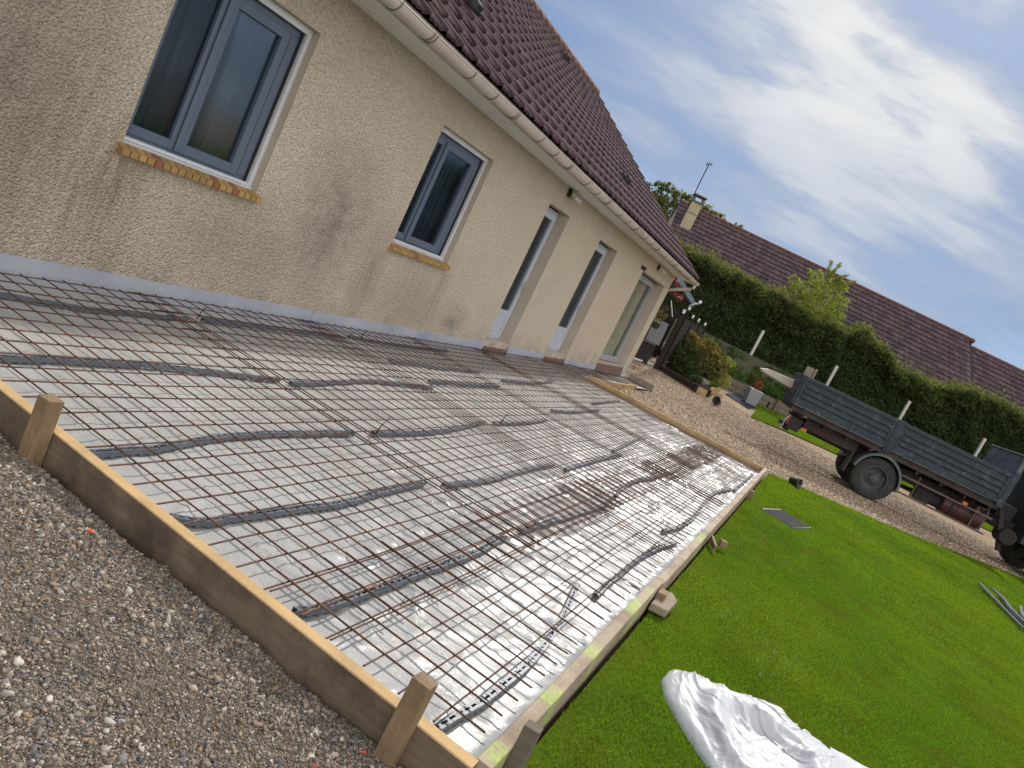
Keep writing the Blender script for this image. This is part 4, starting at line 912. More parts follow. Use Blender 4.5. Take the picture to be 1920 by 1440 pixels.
# rear lamps and bumper
mb = MB(); tbox(mb, 6.30, 6.62, TD+.12, TD+.20, .62, .95); tbox(mb, 6.30, 6.40, TD+.2, TD+TW-.2, .55, .68); tp(mb, 'rear_bumper', M_dark, bevel=.01)
mb = MB(); tbox(mb, 6.22, 6.30, TD+.10, TD+.38, .72, .94); tp(mb, 'tail_lamp', M_lampr, bevel=.01); mb = MB(); tbox(mb, 6.64, 6.80, TD+.06, TD+.11, .72, .79); tp(mb, 'side_lamp', M_lampo, bevel=.01)
mb = MB(); tbox(mb, 6.20, 6.24, TD+.30, TD+.8, .52, .64); mb.tube([GPT(6.25,TD+.12,.95),GPT(6.18,TD+.08,.78),GPT(6.2,TD+.14,.66)], .018, 6); tp(mb, 'number_plate', M_alu)
mb = MB(); mb.tube([GPT(7.75,TD+.15,.60),GPT(7.95,TD+.2,.66),GPT(8.0,TD+.3,.8)], .018, 6); tbox(mb, 8.05, 8.1, TD+.12, TD+.5, .30, .80); tp(mb, 'hose', M_rubber)
# cab: mostly beyond the edge of the picture
mb = MB(); prof = [(12.45,.62),(12.82,.62),(12.88,1.08),(14.02,1.08),(14.1,.55),(14.7,.5),(14.75,1.5),(14.48,2.55),(14.35,2.68),(12.55,2.70),(12.45,2.62)]
mb.prism([GPT(l, TD+.06, z) for l, z in prof], FWT*(TW-.12)); cab = tp(mb, 'cab', mk('dark_cab_paint', (.018,.024,.03), (.026,.03,.034), 4, .5), bevel=.02)
mb = MB(); mb.prism([GPT(l, TD+.057, z) for l, z in [(13.25,1.62),(14.50,1.62),(14.30,2.4),(13.25,2.4)]], -FWT*.004); mb.prism([GPT(14.765,TD+.2,1.55), GPT(14.765,TD+TW-.2,1.55), GPT(14.52,TD+TW-.25,2.5), GPT(14.52,TD+.25,2.5)], LTT*.006)
tp(mb, 'cab_window', mk('dark_glass', (.02,.025,.03), None, 3, .08))
mb = MB(); mb.tube([GPT(13.0,TD+.05,2.3),GPT(13.0,TD-.18,2.32),GPT(13.0,TD-.18,1.75)], .012, 8); mb.box(GPT(13.0,TD-.2,2.08), (.03,.16,.36), AXT); tp(mb, 'mirror', mk('blue_mirror', (.10,.17,.24), None, 3, .3))
mb = MB(); mb.box(GPT(11.95,TD+.22,.78), (.10,.08,1.15), ((LTT*.92+Vector((0,0,.38))).normalized(), FWT, (Vector((0,0,.92))-LTT*.38).normalized())); mb.lathe(GPT(12.15, TD+.02, .62), FWT, [(0,0),(0,.16),(.02,.19),(.45,.19),(.47,0)], 20); tbox(mb, 11.8, 12.2, TD+.45, TD+1.9, .95, 1.3); tp(mb, 'air_cleaner', M_dark)
mudguard(13.45, TD+.04, .50, .60, 0, 180, .40, M_dark)
# loads on the truck
mb = MB(); mb.prism([GPT(5.12,TD+1.2,1.66), GPT(5.18,TD+1.2,1.60), GPT(6.35,TD+1.2,1.50), GPT(6.35,TD+1.2,1.78), GPT(5.32,TD+1.2,1.73)], FWT*.75)
tag(mb.build('foam_panel', mk('off_white_foam', (.55,.52,.46), (.46,.43,.38), 5, .8, .3, 40, .005), bevel=.02, loc=GPT(5.8,TD+1.5,1.6)), 'off white tapered panel sticking out over the truck tailgate', 'foam panel')
mb = MB(); mb.box(GPT(6.33,TD+1.6,1.75), (.20,.06,1.0), ((LTT+Vector((0,0,.03))).normalized(), FWT, Vector((0,0,1)))); mb.box(GPT(6.50,TD+1.66,1.72), (.06,.05,1.1), AXT)
tag(mb.build('wooden_board', M_oldwood, loc=GPT(6.3,TD+1.6,1.3)), 'weathered upright wooden board standing in the rear of the truck bed', 'board')

# ------------------------------------------------------------------ objects on lawn and drive
z = Hs(4.95, 8.5)
mb = MB(); Q = [(4.63,8.25),(4.84,9.0),(5.29,8.87),(5.07,8.10)]; mb.prism([(a,b,z+.004) for a,b in Q], (0,0,.013)); cv = mb.build('drain_cover', mk('pale_concrete_rim', (.30,.31,.30), (.22,.22,.21), 9, .8), loc=(4.95,8.5,z)); tag(cv, 'flat dark slate cover with pale rim set in the lawn', 'drain cover')
cx_, cy_ = np.mean([q[0] for q in Q]), np.mean([q[1] for q in Q]); mb = MB(); mb.prism([(cx_+(a-cx_)*.93+.006, cy_+(b-cy_)*.97-.015, z+.0175) for a,b in Q], (0,0,.003)); part(mb.build('slab', mk('dark_slate', (.030,.030,.033), (.05,.05,.055), 6, .95, .2, 60, .003, spec=.1)), cv)
def pot(p, ax, R_, L_, lb, split=False):
    mb = MB(); ax = Vector(ax).normalized(); mb.lathe((0,0,0), ax, [(-L_/2,.01),(-L_/2,R_*.7),(L_/2-.03,R_*.95),(L_/2-.03,R_*1.08),(L_/2,R_*1.08),(L_/2,R_*.93),(-L_/2+.02,R_*.66),(-L_/2+.02,.01)], 26)
    o = mb.build('plant_pot', M_rubber, smooth=True); o.location = p; return tag(o, lb, 'plant pot', 'black plastic pots lying on their side')
pot((4.87,12.72,Hs(4.87,12.72)+.085), (.9,-.5,.12), .085, .20, 'black plastic pot lying on its side at the lawn corner near the slab')
pt = pot((1.82,22.4,Hs(1.8,22.4)+.12), (-.3,-.9,.2), .125, .24, 'black pot lying open end forward on the gravel before the flower bed')
# white film roll crumpled on the lawn
def film_roll():
    nu, nv = 240, 150; u = np.linspace(0, 1, nu)[:,None]*np.ones((1,nv)); v = np.linspace(0, 1, nv)[None,:]*np.ones((nu,1))
    # centre line from the flat head near the slab to beyond the picture edge; width varies
    cxs = np.interp(u, [0,.06,.18,.4,.7,1.], [4.88,4.97,5.12,5.40,5.90,6.65]); cys = np.interp(u, [0,.06,.18,.4,.7,1.], [2.05,1.88,1.66,1.52,1.50,1.45])
    wid = np.interp(u, [0,.03,.08,.16,.3,.6,1.], [.18,.30,.40,.46,.56,.68,.8]); dirx, diry = np.gradient(cxs, axis=0), np.gradient(cys, axis=0)
    nl = np.hypot(dirx, diry)+1e-9; nx, ny = -diry/nl, dirx/nl
    from_n = lambda a: np.apply_along_axis(lambda c: np.convolve(np.pad(c, 12, 'edge'), np.ones(25)/25, 'valid'), 0, a)
    nx, ny, cxs, cys = from_n(nx), from_n(ny), from_n(cxs), from_n(cys)
    e = v-.5 + .02*(fbm(u*6, v*0)-.5)*np.sign(v-.5)
    X = cxs+nx*e*wid*2; Y = cys+ny*e*wid*2
    fat = .062*np.clip(1-(2*np.abs(v-.5))**2.4, 0, 1)**.55*sstep(0, .08, u)
    a = vn(u*6+2*fbm(u*3, v*3), v*4+2*fbm(u*3+3, v*3)); fold = (1-np.abs(2*a-1))**2*.012*(1-.6*sstep(.1, .4, u))
    b = vn(u*1.6+2, v*6+2.5*fbm(u*2, v*2)); fold2 = (1-np.abs(2*b-1))**3*.016; c = vn(u*22+4*fbm(u*7, v*7), v*9+3*fbm(u*5+2, v*6)); f3 = (1-np.abs(2*c-1))**6*.011*(.25+sstep(.45, .02, u)); c2 = vn(u*9+6*fbm(u*4, v*4), v*20+5*fbm(u*6+1, v*5)); f3 = f3+(1-np.abs(2*c2-1))**6*.006
    lip = .05*np.exp(-(((u-.28)**2/.022 + (v-.36)**2/.06)-1)**2*7)      # loose turned-over collar
    Z = -.03 + fat + (fold+fold2+f3+lip)*np.clip(fat*22, .15, 1) + .012*np.sin(v*9+u*6)*np.clip(fat*20, 0, 1)
    edge = np.minimum(np.minimum(v, 1-v)*14, np.minimum(u*20, 1)); Z = np.where(edge < .5, Z-.02*(.5-edge), Z)
    Vv = np.stack([X, Y, Z], -1).reshape(-1, 3); i = np.arange((nu-1)*(nv-1)); q = (i//(nv-1))*nv + i % (nv-1)
    return mesh_np('plastic_sheet', Vv, np.stack([q, q+nv, q+nv+1, q+1], 1), M_film_roll, True)
tag(film_roll(), 'crumpled heap of shiny white plastic sheeting lying on the lawn', 'plastic sheeting')
# bundle of leftover spacers on the lawn
def bundle(pts, zz, lb):
    P = resample(pts, .025); mb = MB(); spacer(mb, P, zz, .038, .036); tag(mb.build('spacer_strip', M_spacer2), lb, 'rebar spacer', 'leftover spacers heaped on the lawn')
M_spacer2 = mk('pale_spacer_plastic', (.26,.28,.31), (.17,.19,.22), 10, .4)
bundle([(8.12,12.45),(8.16,11.6),(8.2,10.8),(8.25,10.0)], -.02, 'leftover spacer strip on the left side of the lawn heap')
bundle([(8.42,12.35),(8.38,11.7),(8.30,11.0),(8.40,10.1)], -.02, 'leftover spacer strip on the right side of the lawn heap')
bundle([(8.25,12.2),(8.3,11.5),(8.26,10.9),(8.33,9.9)], .03, 'topmost leftover spacer strip of the lawn heap')
bundle([(8.62,11.9),(8.5,11.3),(8.42,10.7),(8.5,10.0)], .02, 'splayed leftover spacer strip at the far right of the lawn heap')

# ------------------------------------------------------------------ foliage helpers
def leaves(name, C, s, mat, flat=.0, parent=None):
    C = np.asarray(C); n = len(C); s = s*(.6+.8*rng.random(n)); a = rng.normal(size=(n,3)); a[:,2] *= (1-flat); a /= np.linalg.norm(a, axis=1)[:,None]
    b = rng.normal(size=(n,3)); b -= (b*a).sum(1)[:,None]*a; b /= np.linalg.norm(b, axis=1)[:,None]; c = np.cross(a, b)
    V = np.empty((n,4,3)); V[:,0] = C-b*s[:,None]*.55; V[:,1] = C+c*s[:,None]*.32; V[:,2] = C+b*s[:,None]*.55+a*s[:,None]*.1; V[:,3] = C-c*s[:,None]*.32
    o = mesh_np(name, V.reshape(-1,3), np.arange(n*4).reshape(-1,4), mat)
    if parent is not None: part(o, parent)
    return o
def clump(c, r, n, hollow=.55):
    d = rng.normal(size=(n,3)); d /= np.linalg.norm(d, axis=1)[:,None]; q = (hollow**3 + (1-hollow**3)*rng.random(n))**(1/3)
    return np.array(c) + d*q[:,None]*np.array(r)
def crown(blobs, per, leaf, name, mat, parent, hollow=.35):
    pts = []
    for (c, r) in blobs:
        k = int(per*np.prod(np.array(r))**(2/3)*3)+8
        pts.append(clump(c, np.array(r)*1.0, k//4, .2))
        for _ in range(max(4, k//22)):
            cc = clump(c, np.array(r)*.95, 1, .35)[0]; pts.append(clump(cc, np.array(r)*rng.uniform(.14,.34), 18, .2))
    return leaves(name, np.concatenate(pts), leaf, mat, 0, parent)
def trunk(parent, base, top, r0, limbs, name='trunk'):
    mb = MB(); base, top = Vector(base), Vector(top); pts = [base.lerp(top, t)+Vector((random.uniform(-.05,.05)*r0*8,random.uniform(-.05,.05)*r0*8,0)) for t in (0,.25,.5,.75,1)]
    mb.tube(pts, [r0,r0*.85,r0*.7,r0*.55,r0*.3], 9)
    for e in limbs:
        e = Vector(e); s_ = base.lerp(top, random.uniform(.45,.85)); mb.tube([s_, s_.lerp(e,.5)+Vector((0,0,.1)), e], [r0*.4,r0*.25,r0*.08], 6)
    return part(mb.build(name, M_bark, smooth=True), parent)

# bank with retaining sleepers
def wl(l): return 28.55 + .22*(l-7.9)                      # depth of the sleeper wall at lat l
def bank_z(l, d): return .44 + .50*sstep(.0, .12, d-wl(l)) + 1.15*sstep(.1, 4.6, d-wl(l))
ls = np.arange(2, 45, .5); tt = np.concatenate([np.linspace(.06, 6, 24), np.linspace(7, 25, 8)])
L2, T2 = np.meshgrid(ls, tt, indexing='ij'); D2 = wl(L2)+T2; X2, Y2 = gl(L2, D2); Z2 = bank_z(L2, D2)+.06*(fbm(X2*.9, Y2*.9)-.5)
V = np.stack([X2, Y2, Z2], -1).reshape(-1,3); a, b = len(ls), len(tt); i = np.arange((a-1)*(b-1)); q = (i//(b-1))*b + i % (b-1)
tag(mesh_np('bank', V, np.stack([q, q+b, q+b+1, q+1], 1), M_earth, True), kind='structure')
sw = empty('sleeper_wall', GP(11, wl(11), .4)); tag(sw, 'low grey wooden sleeper wall holding the planted bank', 'retaining wall')
k = 0
for row in range(3):
    mb = MB(); l = 7.1 - row*.4
    while l < 26:
        e = l+2.38; p, q = GP(l, wl(l)-.04+row*.02, 0), GP(e, wl(e)-.04+row*.02, 0); t = (q-p).normalized(); nn = Vector((-t.y, t.x, 0))
        mb.box((p+q)/2+Vector((0,0,.38+row*.21)), (2.37,.10,.20), (t, nn, Vector((0,0,1)))); l += 2.4
    part(mb.build('sleeper_course', M_sleeper, bevel=.01), sw)
for l in np.arange(7.0, 26, 1.2):
    mb = MB(); mb.box(GP(float(l), wl(float(l))-.14, .58), (.10,.08,.74), AX); part(mb.build('post', M_sleeper, bevel=.008), sw)
# bank plants
C_ = []
for _ in range(420):
    l = rng.uniform(6.3, 26); dd = rng.uniform(.2, 3.6)*rng.random()**.5; d = wl(l)+dd; p = GP(l, d, float(bank_z(l, d))); r = rng.uniform(.12, .34)
    C_.append(clump((p.x, p.y, p.z+r*.5), (r*1.3, r*1.3, r*.8), 90, .4))
tag(leaves('ground_cover', np.concatenate(C_), .075, M_plant), 'leafy green ground cover plants over the sloping bank', 'ground cover', kind='stuff')
for i, (px, l, dd, r, mt_, lb) in enumerate([(0,8.35,.55,.34,M_red,'reddish low plant on the bank just behind the grey planter'),(0,7.1,.8,.42,M_light,'yellow green bush at the left end of the bank beside the orange shrub'),(0,9.8,.5,.30,M_plant,'green tuft of leaves on the bank right of the reddish plant')]):
    p = GP(l, wl(l)+dd, float(bank_z(l, wl(l)+dd))); t = empty('bush', p); tag(t, lb, 'bush')
    crown([((p.x,p.y,p.z+r*.6), (r,r,r*.8))], 1500, .06, 'foliage', mt_, t); trunk(t, p, p+Vector((0,0,r)), .02, [p+Vector((r*.5,0,r)), p+Vector((-r*.5,.1,r))], 'stem')
# white posts
for i, (l, z, lb) in enumerate([(8.74,3.23,'first white concrete post from the left before the hedge'),(12.25,3.25,'white post rising just above the truck tailgate end'),(15.72,3.25,'white post rising above the middle of the truck bed'),(19.34,3.22,'rightmost white post, beside the truck headboard')]):
    mb = MB(); p = GP(l, 33, 0); mb.box(p+Vector((0,0,(z+1.7)/2)), (.12,.12,z-1.7), AX); tag(mb.build('concrete_post', M_conc, bevel=.012, loc=(p.x,p.y,1.75)), lb, 'post', 'white concrete posts along the hedge')
# hedge
hg = empty('hedge', GP(15, 34.6, 1.9)); tag(hg, 'long tall clipped dark hedge across the back of the garden', 'hedge')
top = lambda l: np.interp(l, [1.5,3.5,5,7,8.4,10,11.5,13,15,17,19,22,28,36], [5.1,5.15,4.95,5.0,4.9,4.7,4.8,5.1,4.4,4.4,5.0,4.9,4.9,4.9])
n = 130000; l = rng.uniform(1.0, 36, n); d = 33.55 + np.abs(rng.normal(0, .22, n)); tz = top(l) + .35*(fbm(l*1.4, l*0)-.5)*2; zb = 1.6; zz_ = zb + (tz-zb)*rng.random(n)
kk = fbm(l*1.6+9, zz_*1.6) + .30*rng.random(n) > .42; l, d, zz_ = l[kk], d[kk], zz_[kk]; d += 1.1*(fbm(l*.8, zz_*.9)-.5); x, y = gl(l, d); A_ = np.stack([x, y, zz_], 1)
n = 26000; l = rng.uniform(1.0, 36, n); d = rng.uniform(33.4, 35.6, n); tz = top(l) + .35*(fbm(l*1.4, l*0)-.5)*2; zz_ = tz + rng.normal(0, .12, n) + .28*(fbm(l*7, d*7)-.45) + .45*(rng.random(n) > .95)*rng.random(n) - .08*np.abs(d-34.5)
x, y = gl(l, d); B_ = np.stack([x, y, zz_], 1)
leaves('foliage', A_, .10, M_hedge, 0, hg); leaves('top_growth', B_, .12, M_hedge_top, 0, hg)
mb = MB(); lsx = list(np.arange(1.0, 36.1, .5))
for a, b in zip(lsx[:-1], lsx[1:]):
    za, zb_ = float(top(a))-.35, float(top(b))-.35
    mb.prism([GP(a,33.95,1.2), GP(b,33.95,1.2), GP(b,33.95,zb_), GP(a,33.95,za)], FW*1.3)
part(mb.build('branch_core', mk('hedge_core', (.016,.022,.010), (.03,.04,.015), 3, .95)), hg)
C_ = []
for _ in range(420):                                        # lighter shoots bulging from the hedge crown
    l = rng.uniform(2.5, 30); p = GP(l, rng.uniform(33.1, 34.2), float(top(l))-.15-abs(rng.normal(0,.45))); r = rng.uniform(.15,.38); C_.append(clump(p, (r*1.2,r,r*.8), 70, .3))
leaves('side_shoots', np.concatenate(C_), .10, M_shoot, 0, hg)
# light tree in front of the hedge
t = empty('small_tree', GP(10.8, 34.4, 1.8)); tag(t, 'airy light green tree rising above the hedge with one tall sprig', 'tree')
B = []
for (l, d, z, r) in [(10.32,34.4,5.26,0.67),(11.07,34.5,5.15,0.64),(9.78,34.4,5.64,0.54),(10.64,34.4,6.07,0.64),(10.00,34.4,6.34,0.43),(11.50,34.6,5.80,0.54),(9.35,34.4,5.15,0.43),(11.18,34.4,6.44,0.38),(9.24,34.4,5.80,0.32),(10.54,34.4,4.62,0.59),(11.61,34.4,5.15,0.48),(9.89,34.4,4.62,0.54),(10.21,34.4,3.97,0.59),(10.96,34.4,4.08,0.54),(9.46,34.6,4.19,0.48),(11.72,34.4,4.40,0.48)]:
    p = GP(l, d, z); B.append(((p.x,p.y,p.z), (r,r*.9,r*.85)))
crown(B, 800, .09, 'crown', M_light, t)
p0 = GP(10.5, 34.4, 6.28); mb = MB(); C_ = []
for (dl, dz) in [(-.2,1.0),(.2,1.1),(.7,.75),(1.15,.65),(.1,.7),(.5,.5),(.95,.30)]:
    e = p0+LT*dl+Vector((0,0,dz)); mb.tube([p0, p0.lerp(e,.5)+Vector((0,0,.08)), e], [.02,.012,.005], 5)
    for k in range(9): c = p0.lerp(e, .35+.65*k/8); C_.append(clump(c, (.10,.10,.07), 16, .1))
part(mb.build('twig', M_bark), t); leaves('sprig', np.concatenate(C_), .085, M_light, 0, t)
trunk(t, GP(10.8,34.4,1.7), GP(10.7,34.4,5.0), .08, [GP(10.0,34.4,4.8), GP(11.6,34.4,4.7), GP(12.0,34.4,5.2), GP(10.3,34.4,5.6), GP(11.2,34.4,5.7)])
# orange shrub and dark shrub
p = GP(5.75, 26.5, Hs(*GP(5.75,26.5)[:2])); t = empty('shrub', p); tag(t, 'bushy shrub turning orange beside the raised bed', 'shrub')
B = [((*(GP(l,d,z)),), (r,r,r*.8)) for (l,d,z,r) in [(5.2,26.5,1.35,.50),(5.75,26.4,1.15,.5),(6.2,26.5,1.25,.38),(4.9,26.5,1.55,.35),(5.6,26.6,1.62,.34),(6.35,26.5,.85,.38),(5.95,26.6,1.5,.3),(5.3,26.5,.8,.5)]]
crown(B, 1900, .075, 'foliage', M_orange, t); trunk(t, p, p+Vector((0,0,1.1)), .04, [GP(5.2,26.5,1.4), GP(6.2,26.5,1.3), GP(5.8,26.5,1.6)])
p = GP(5.0, 26.0, .3); t = empty('shrub', p); tag(t, 'dark green shrub in the raised bed left of the orange one', 'shrub')
B = [((*(GP(l,d,z)),), (r,r,r)) for (l,d,z,r) in [(4.75,26,.9,.42),(5.1,26,.65,.45),(4.95,26,1.2,.3),(5.5,25.8,.5,.35)]]
crown(B, 1900, .065, 'foliage', M_dkgreen, t); trunk(t, p, p+Vector((0,0,.9)), .03, [GP(4.8,26,1.1), GP(5.2,26,.9)])
p = GP(6.45, 26.6, .35); t = empty('shrub', p); tag(t, 'small yellow green shrub under the right side of the orange one', 'shrub')
B = [((*(GP(l,d,z)),), (r,r,r)) for (l,d,z,r) in [(6.3,26.3,.62,.26),(6.65,26.5,.72,.28),(6.5,26.6,.45,.25)]]
crown(B, 1900, .06, 'foliage', M_light, t); trunk(t, p, p+Vector((0,0,.5)), .02, [GP(6.7,26.5,.8)], 'stem')
# raised bed edging
mb = MB(); rb = empty('raised_bed', GP(5, 25, .1)); tag(rb, 'dark wood edged flower bed in front of the shrubs', 'raised bed')
pl = [(4.2,25.3),(5.42,24.46),(5.9,24.6),(6.85,27.2)]
for i, (a, b) in enumerate(zip(pl[:-1], pl[1:])):
    p, q = GP(*a, 0), GP(*b, 0); t_ = (q-p).normalized(); L_ = (q-p).length; mb = MB(); mb.box((p+q)/2+Vector((0,0,Hs(*((p+q)/2)[:2])+.08)), (L_,.05,.22), (t_, Vector((-t_.y,t_.x,0)), Vector((0,0,1)))); part(mb.build('edge_board', (M_brownpost, M_wfar, M_wfar)[i], bevel=.006), rb)
for a in pl[1:3]:
    p = GP(*a, 0); mb = MB(); mb.box(p+Vector((0,0,Hs(p.x,p.y)+.08)), (.11,.11,.34), AX); part(mb.build('corner_post', M_brownpost, bevel=.008), rb)
mb = MB(); mb.prism([GP(l, d, Hs(*GP(l,d)[:2])+.06) for l, d in [(4.2,25.35),(5.42,24.55),(5.85,24.65),(6.8,27.2),(6.2,27.8),(4.3,27.5)]], (0,0,.02)); part(mb.build('soil', mk('bed_soil', (.05,.035,.025), (.08,.05,.035), 12, .95, .6, 30, .02)), rb)
sl_ = poly_sheet('slate_path', [tuple(GP(l, d)[:2]) for l, d in [(6.95,26.8),(7.7,26.0),(8.2,26.9),(8.3,28.6),(8.0,28.9)]], .015, mk('slate_path', (.025,.028,.038), (.04,.044,.054), 8, .95, spec=.1)); tag(sl_, kind='structure')
# planter
mb = MB(); pc = GP(8.0, 27.3, Hs(*GP(8.0,27.3)[:2])); w0, w1, hh = .20, .25, .56
vs = [pc+LT*(sx*w0)+FW*(sy*w0) for sx, sy in ((-1,-1),(1,-1),(1,1),(-1,1))] + [pc+LT*(sx*w1)+FW*(sy*w1)+Vector((0,0,hh)) for sx, sy in ((-1,-1),(1,-1),(1,1),(-1,1))]
mb.add(vs, [(0,3,2,1),(0,1,5,4),(1,2,6,5),(2,3,7,6),(3,0,4,7),(4,5,6,7)]); plo = tag(mb.build('planter', mk('grey_planter', (.24,.26,.29), (.30,.31,.33), 4, .6), bevel=.012, loc=pc), 'tall square light grey planter at the end of the sleeper wall', 'planter')
p = pc+Vector((0,0,hh)); t = empty('potted_plant', p); tag(t, 'wispy reddish plant growing in the grey planter', 'plant'); crown([((p.x,p.y,p.z+.17), (.22,.22,.18))], 1300, .05, 'foliage', M_red, t); trunk(t, p, p+Vector((0,0,.25)), .012, [p+Vector((.15,0,.3)), p+Vector((-.15,0,.28))], 'stem')
# ------------------------------------------------------------------ pergola end beyond the house
pg = empty('pergola', GP(4.2, 25.1, .15)); tag(pg, 'dark brown wooden pergola frame behind the house corner', 'pergola')
mb = MB(); mb.box(GP(4.08,25.2,1.32), (.15,.15,2.5), AX); part(mb.build('post', M_brownpost, bevel=.006), pg)
mb = MB(); mb.box(GP(1.2,26.6,1.32), (.15,.15,2.6), AX); part(mb.build('post', M_brownpost, bevel=.006), pg)
mb = MB(); p, q = GP(3.05,22.5,2.95), GP(4.30,25.6,2.62); t_ = (q-p).normalized(); sdv = t_.cross(Vector((0,0,1))).normalized(); mb.box((p+q)/2, ((q-p).length,.10,.16), (t_, sdv, sdv.cross(t_))); part(mb.build('rafter', mk('grey_blue_beam', (.16,.21,.25), (.12,.16,.19), 3, .6), bevel=.006), pg)
mb = MB(); p, q = GP(1.0,25.9,2.62), GP(4.2,25.2,2.62); t_ = (q-p).normalized(); mb.box((p+q)/2, ((q-p).length,.10,.18), (t_, t_.cross(Vector((0,0,1))), Vector((0,0,1)))); part(mb.build('beam', M_brownpost, bevel=.006), pg)
mb = MB(); mb.tube([GP(4.12,25.1,2.5),GP(4.2,24.95,2.62),GP(4.32,24.9,2.68)], .03, 8); mb.box(GP(4.14,25.0,2.42), (.08,.08,.11), AX); mb.lathe(GP(4.32,24.9,2.72), Vector((.3,-.6,.2)), [(0,.02),(.03,.045),(.09,.055),(.11,.03),(.11,0)], 14)
mb.box(GP(4.04,25.05,2.26), (.09,.05,.14), AX); tag(mb.build('security_lamp', M_white, smooth=False, loc=GP(4.2,25,2.5)), 'white security lamp mounted on top of the pergola post', 'lamp')
# dark back fence of the pergola and woven panel
mb = MB(); fc = empty('woven_fence', GP(4.9, 26.4, .2)); tag(fc, 'dark woven fence panel right of the pergola post', 'fence')
p, q = GP(4.25,25.5,0), GP(5.55,28.3,0); t_ = (q-p).normalized(); nn = Vector((-t_.y,t_.x,0)); L_ = (q-p).length
for k in range(11):
    for j in range(8):
        c = p+t_*(L_*(j+.5)/8)+Vector((0,0,.25+k*.175)); mb.box(c+nn*(.012 if (j+k) % 2 else -.012), (L_/8*1.05,.012,.165), (t_, nn, Vector((0,0,1))))
part(mb.build('woven_slats', mk('woven_dark', (.022,.020,.020), (.038,.033,.031), 8, .9)), fc)
for j in range(4): mb = MB(); mb.box(p+t_*(L_*j/3)+Vector((0,0,1.15)), (.07,.07,2.15), (t_, nn, Vector((0,0,1)))); part(mb.build('post', M_brownpost), fc)
for i, j in enumerate((.25,.55,.9)):
    c = p+t_*(L_*j)+Vector((0,0,2.2)); mb = MB(); mb.lathe(c, Vector((0,0,1)), [(-.0,.0),(0,.035),(.07,.035),(.07,0)], 12); mb.lathe(c+Vector((0,0,.071)), Vector((0,0,1)), [(0,.045),(.03,.042),(.045,.015),(.045,0)], 14)
    tag(mb.build('fence_lamp', M_white, loc=c), ['white cap lamp on the woven fence closest to the pergola post','middle white cap lamp on the woven fence','white cap lamp at the far end of the woven fence'][i], 'lamp', 'white cap lamps on the woven fence')
mb = MB(); mb.box(GP(1.2,27.6,1.1), (6.2,.10,2.3), AX); 
for k in range(9): mb.box(GP(1.2,27.54,.2+k*.25), (6.2,.02,.20), AX)
tag(mb.build('wooden_fence', M_brownpost, loc=GP(1.2,27.6,0)), 'dark plank fence in the shade behind the house end', 'fence')
# cabinet, small lawn, flower baskets
mb = MB(); cbn = empty('garden_cabinet', GP(3.5,25.0,.1)); tag(cbn, 'dark grey cabinet with pale lid standing under the pergola', 'cabinet')
mb.box(GP(3.3,25.4,.48), (.9,.55,.75), AX); part(mb.build('body', M_dark, bevel=.01), cbn)
mb = MB(); mb.box(GP(3.55,25.05,1.28), (.50,.04,.80), (LT, (FW*.96+Vector((0,0,-.26))).normalized(), (Vector((0,0,.96))+FW*.26).normalized())); part(mb.build('lid', mk('slate_lid', (.085,.095,.115), (.11,.12,.14), 2, .45), bevel=.008), cbn)
tag(poly_sheet('artificial_turf', [tuple(GP(l, d)[:2]) for l, d in [(3.0,25.0),(3.75,25.15),(3.95,25.6),(3.4,26.6),(2.9,26.3)]], .03, mk('turf_green', (.04,.14,.015), (.06,.19,.02), 14, .9, .6, 60, .01)), 'small bright green turf patch under the pergola', 'turf')
mb = MB(); p, q = GP(2.9,24.85,.14), GP(4.0,25.35,.24); t_ = (q-p).normalized(); mb.box((p+q)/2, ((q-p).length,.06,.06), (t_, t_.cross(Vector((0,0,1))), Vector((0,0,1)))); tag(mb.build('turf_edging', M_white, loc=p), 'white edging strip along the small turf patch', 'edging')
mb = MB(); mb.prism([GP(l, d, Hs(*GP(l,d)[:2])+.06) for l, d in [(3.0,26.3),(3.9,26.2),(4.0,27.2),(3.0,27.2)]], (0,0,.04)); tag(mb.build('paving_slab', mk('grey_slab', (.14,.145,.16), (.18,.18,.19), 5, .8), loc=GP(3.5,26.7,.2)), 'grey paving slab between the turf patch and the fence', 'paving slab')
for i, (l, d, z, r, mt_, lb) in enumerate([(3.03,23,2.82,.20,M_pink,'upper hanging basket of pink flowers beside the house corner'),(3.34,23,2.52,.15,M_pink,'lower hanging basket of pink flowers below the downpipe bend')]):
    p = GP(l, d, z); t = empty('hanging_basket', p); tag(t, lb, 'hanging basket', 'hanging baskets with pink flowers')
    crown([((p.x,p.y,p.z), (r,r,r*.7))], 1700, .05, 'flowers', mt_, t); crown([((p.x,p.y,p.z-.05), (r*1.1,r*1.1,r*.7))], 1200, .06, 'leaves', M_dkgreen, t)
    mb = MB(); mb.lathe((p.x,p.y,p.z-.16), Vector((0,0,1)), [(0,.02),(.02,.09),(.12,.13),(.12,0)], 14); mb.tube([(p.x,p.y,p.z),(p.x,p.y,p.z+.25 if i == 0 else p.z+.35)], .005, 5); part(mb.build('basket', M_dark), t)
p = GP(3.22, 23.6, 1.75); t = empty('hanging_plant', p); tag(t, 'orange leaved plant hanging in the shade of the pergola', 'plant')
crown([((p.x,p.y,p.z+.05), (.20,.20,.30))], 1500, .06, 'foliage', M_orange, t); mb = MB(); mb.lathe((p.x,p.y,p.z-.4), Vector((0,0,1)), [(0,.02),(.02,.10),(.2,.13),(.2,0)], 14); part(mb.build('pot', M_dark), t)
mb = MB(); mb.tube([GP(3.35,24,2.36), GP(3.62,24,1.92)], .016, 6); tag(mb.build('white_stick', M_white, loc=GP(3.5,24,2.1)), 'thin white slanting rod hanging under the pergola', 'rod')

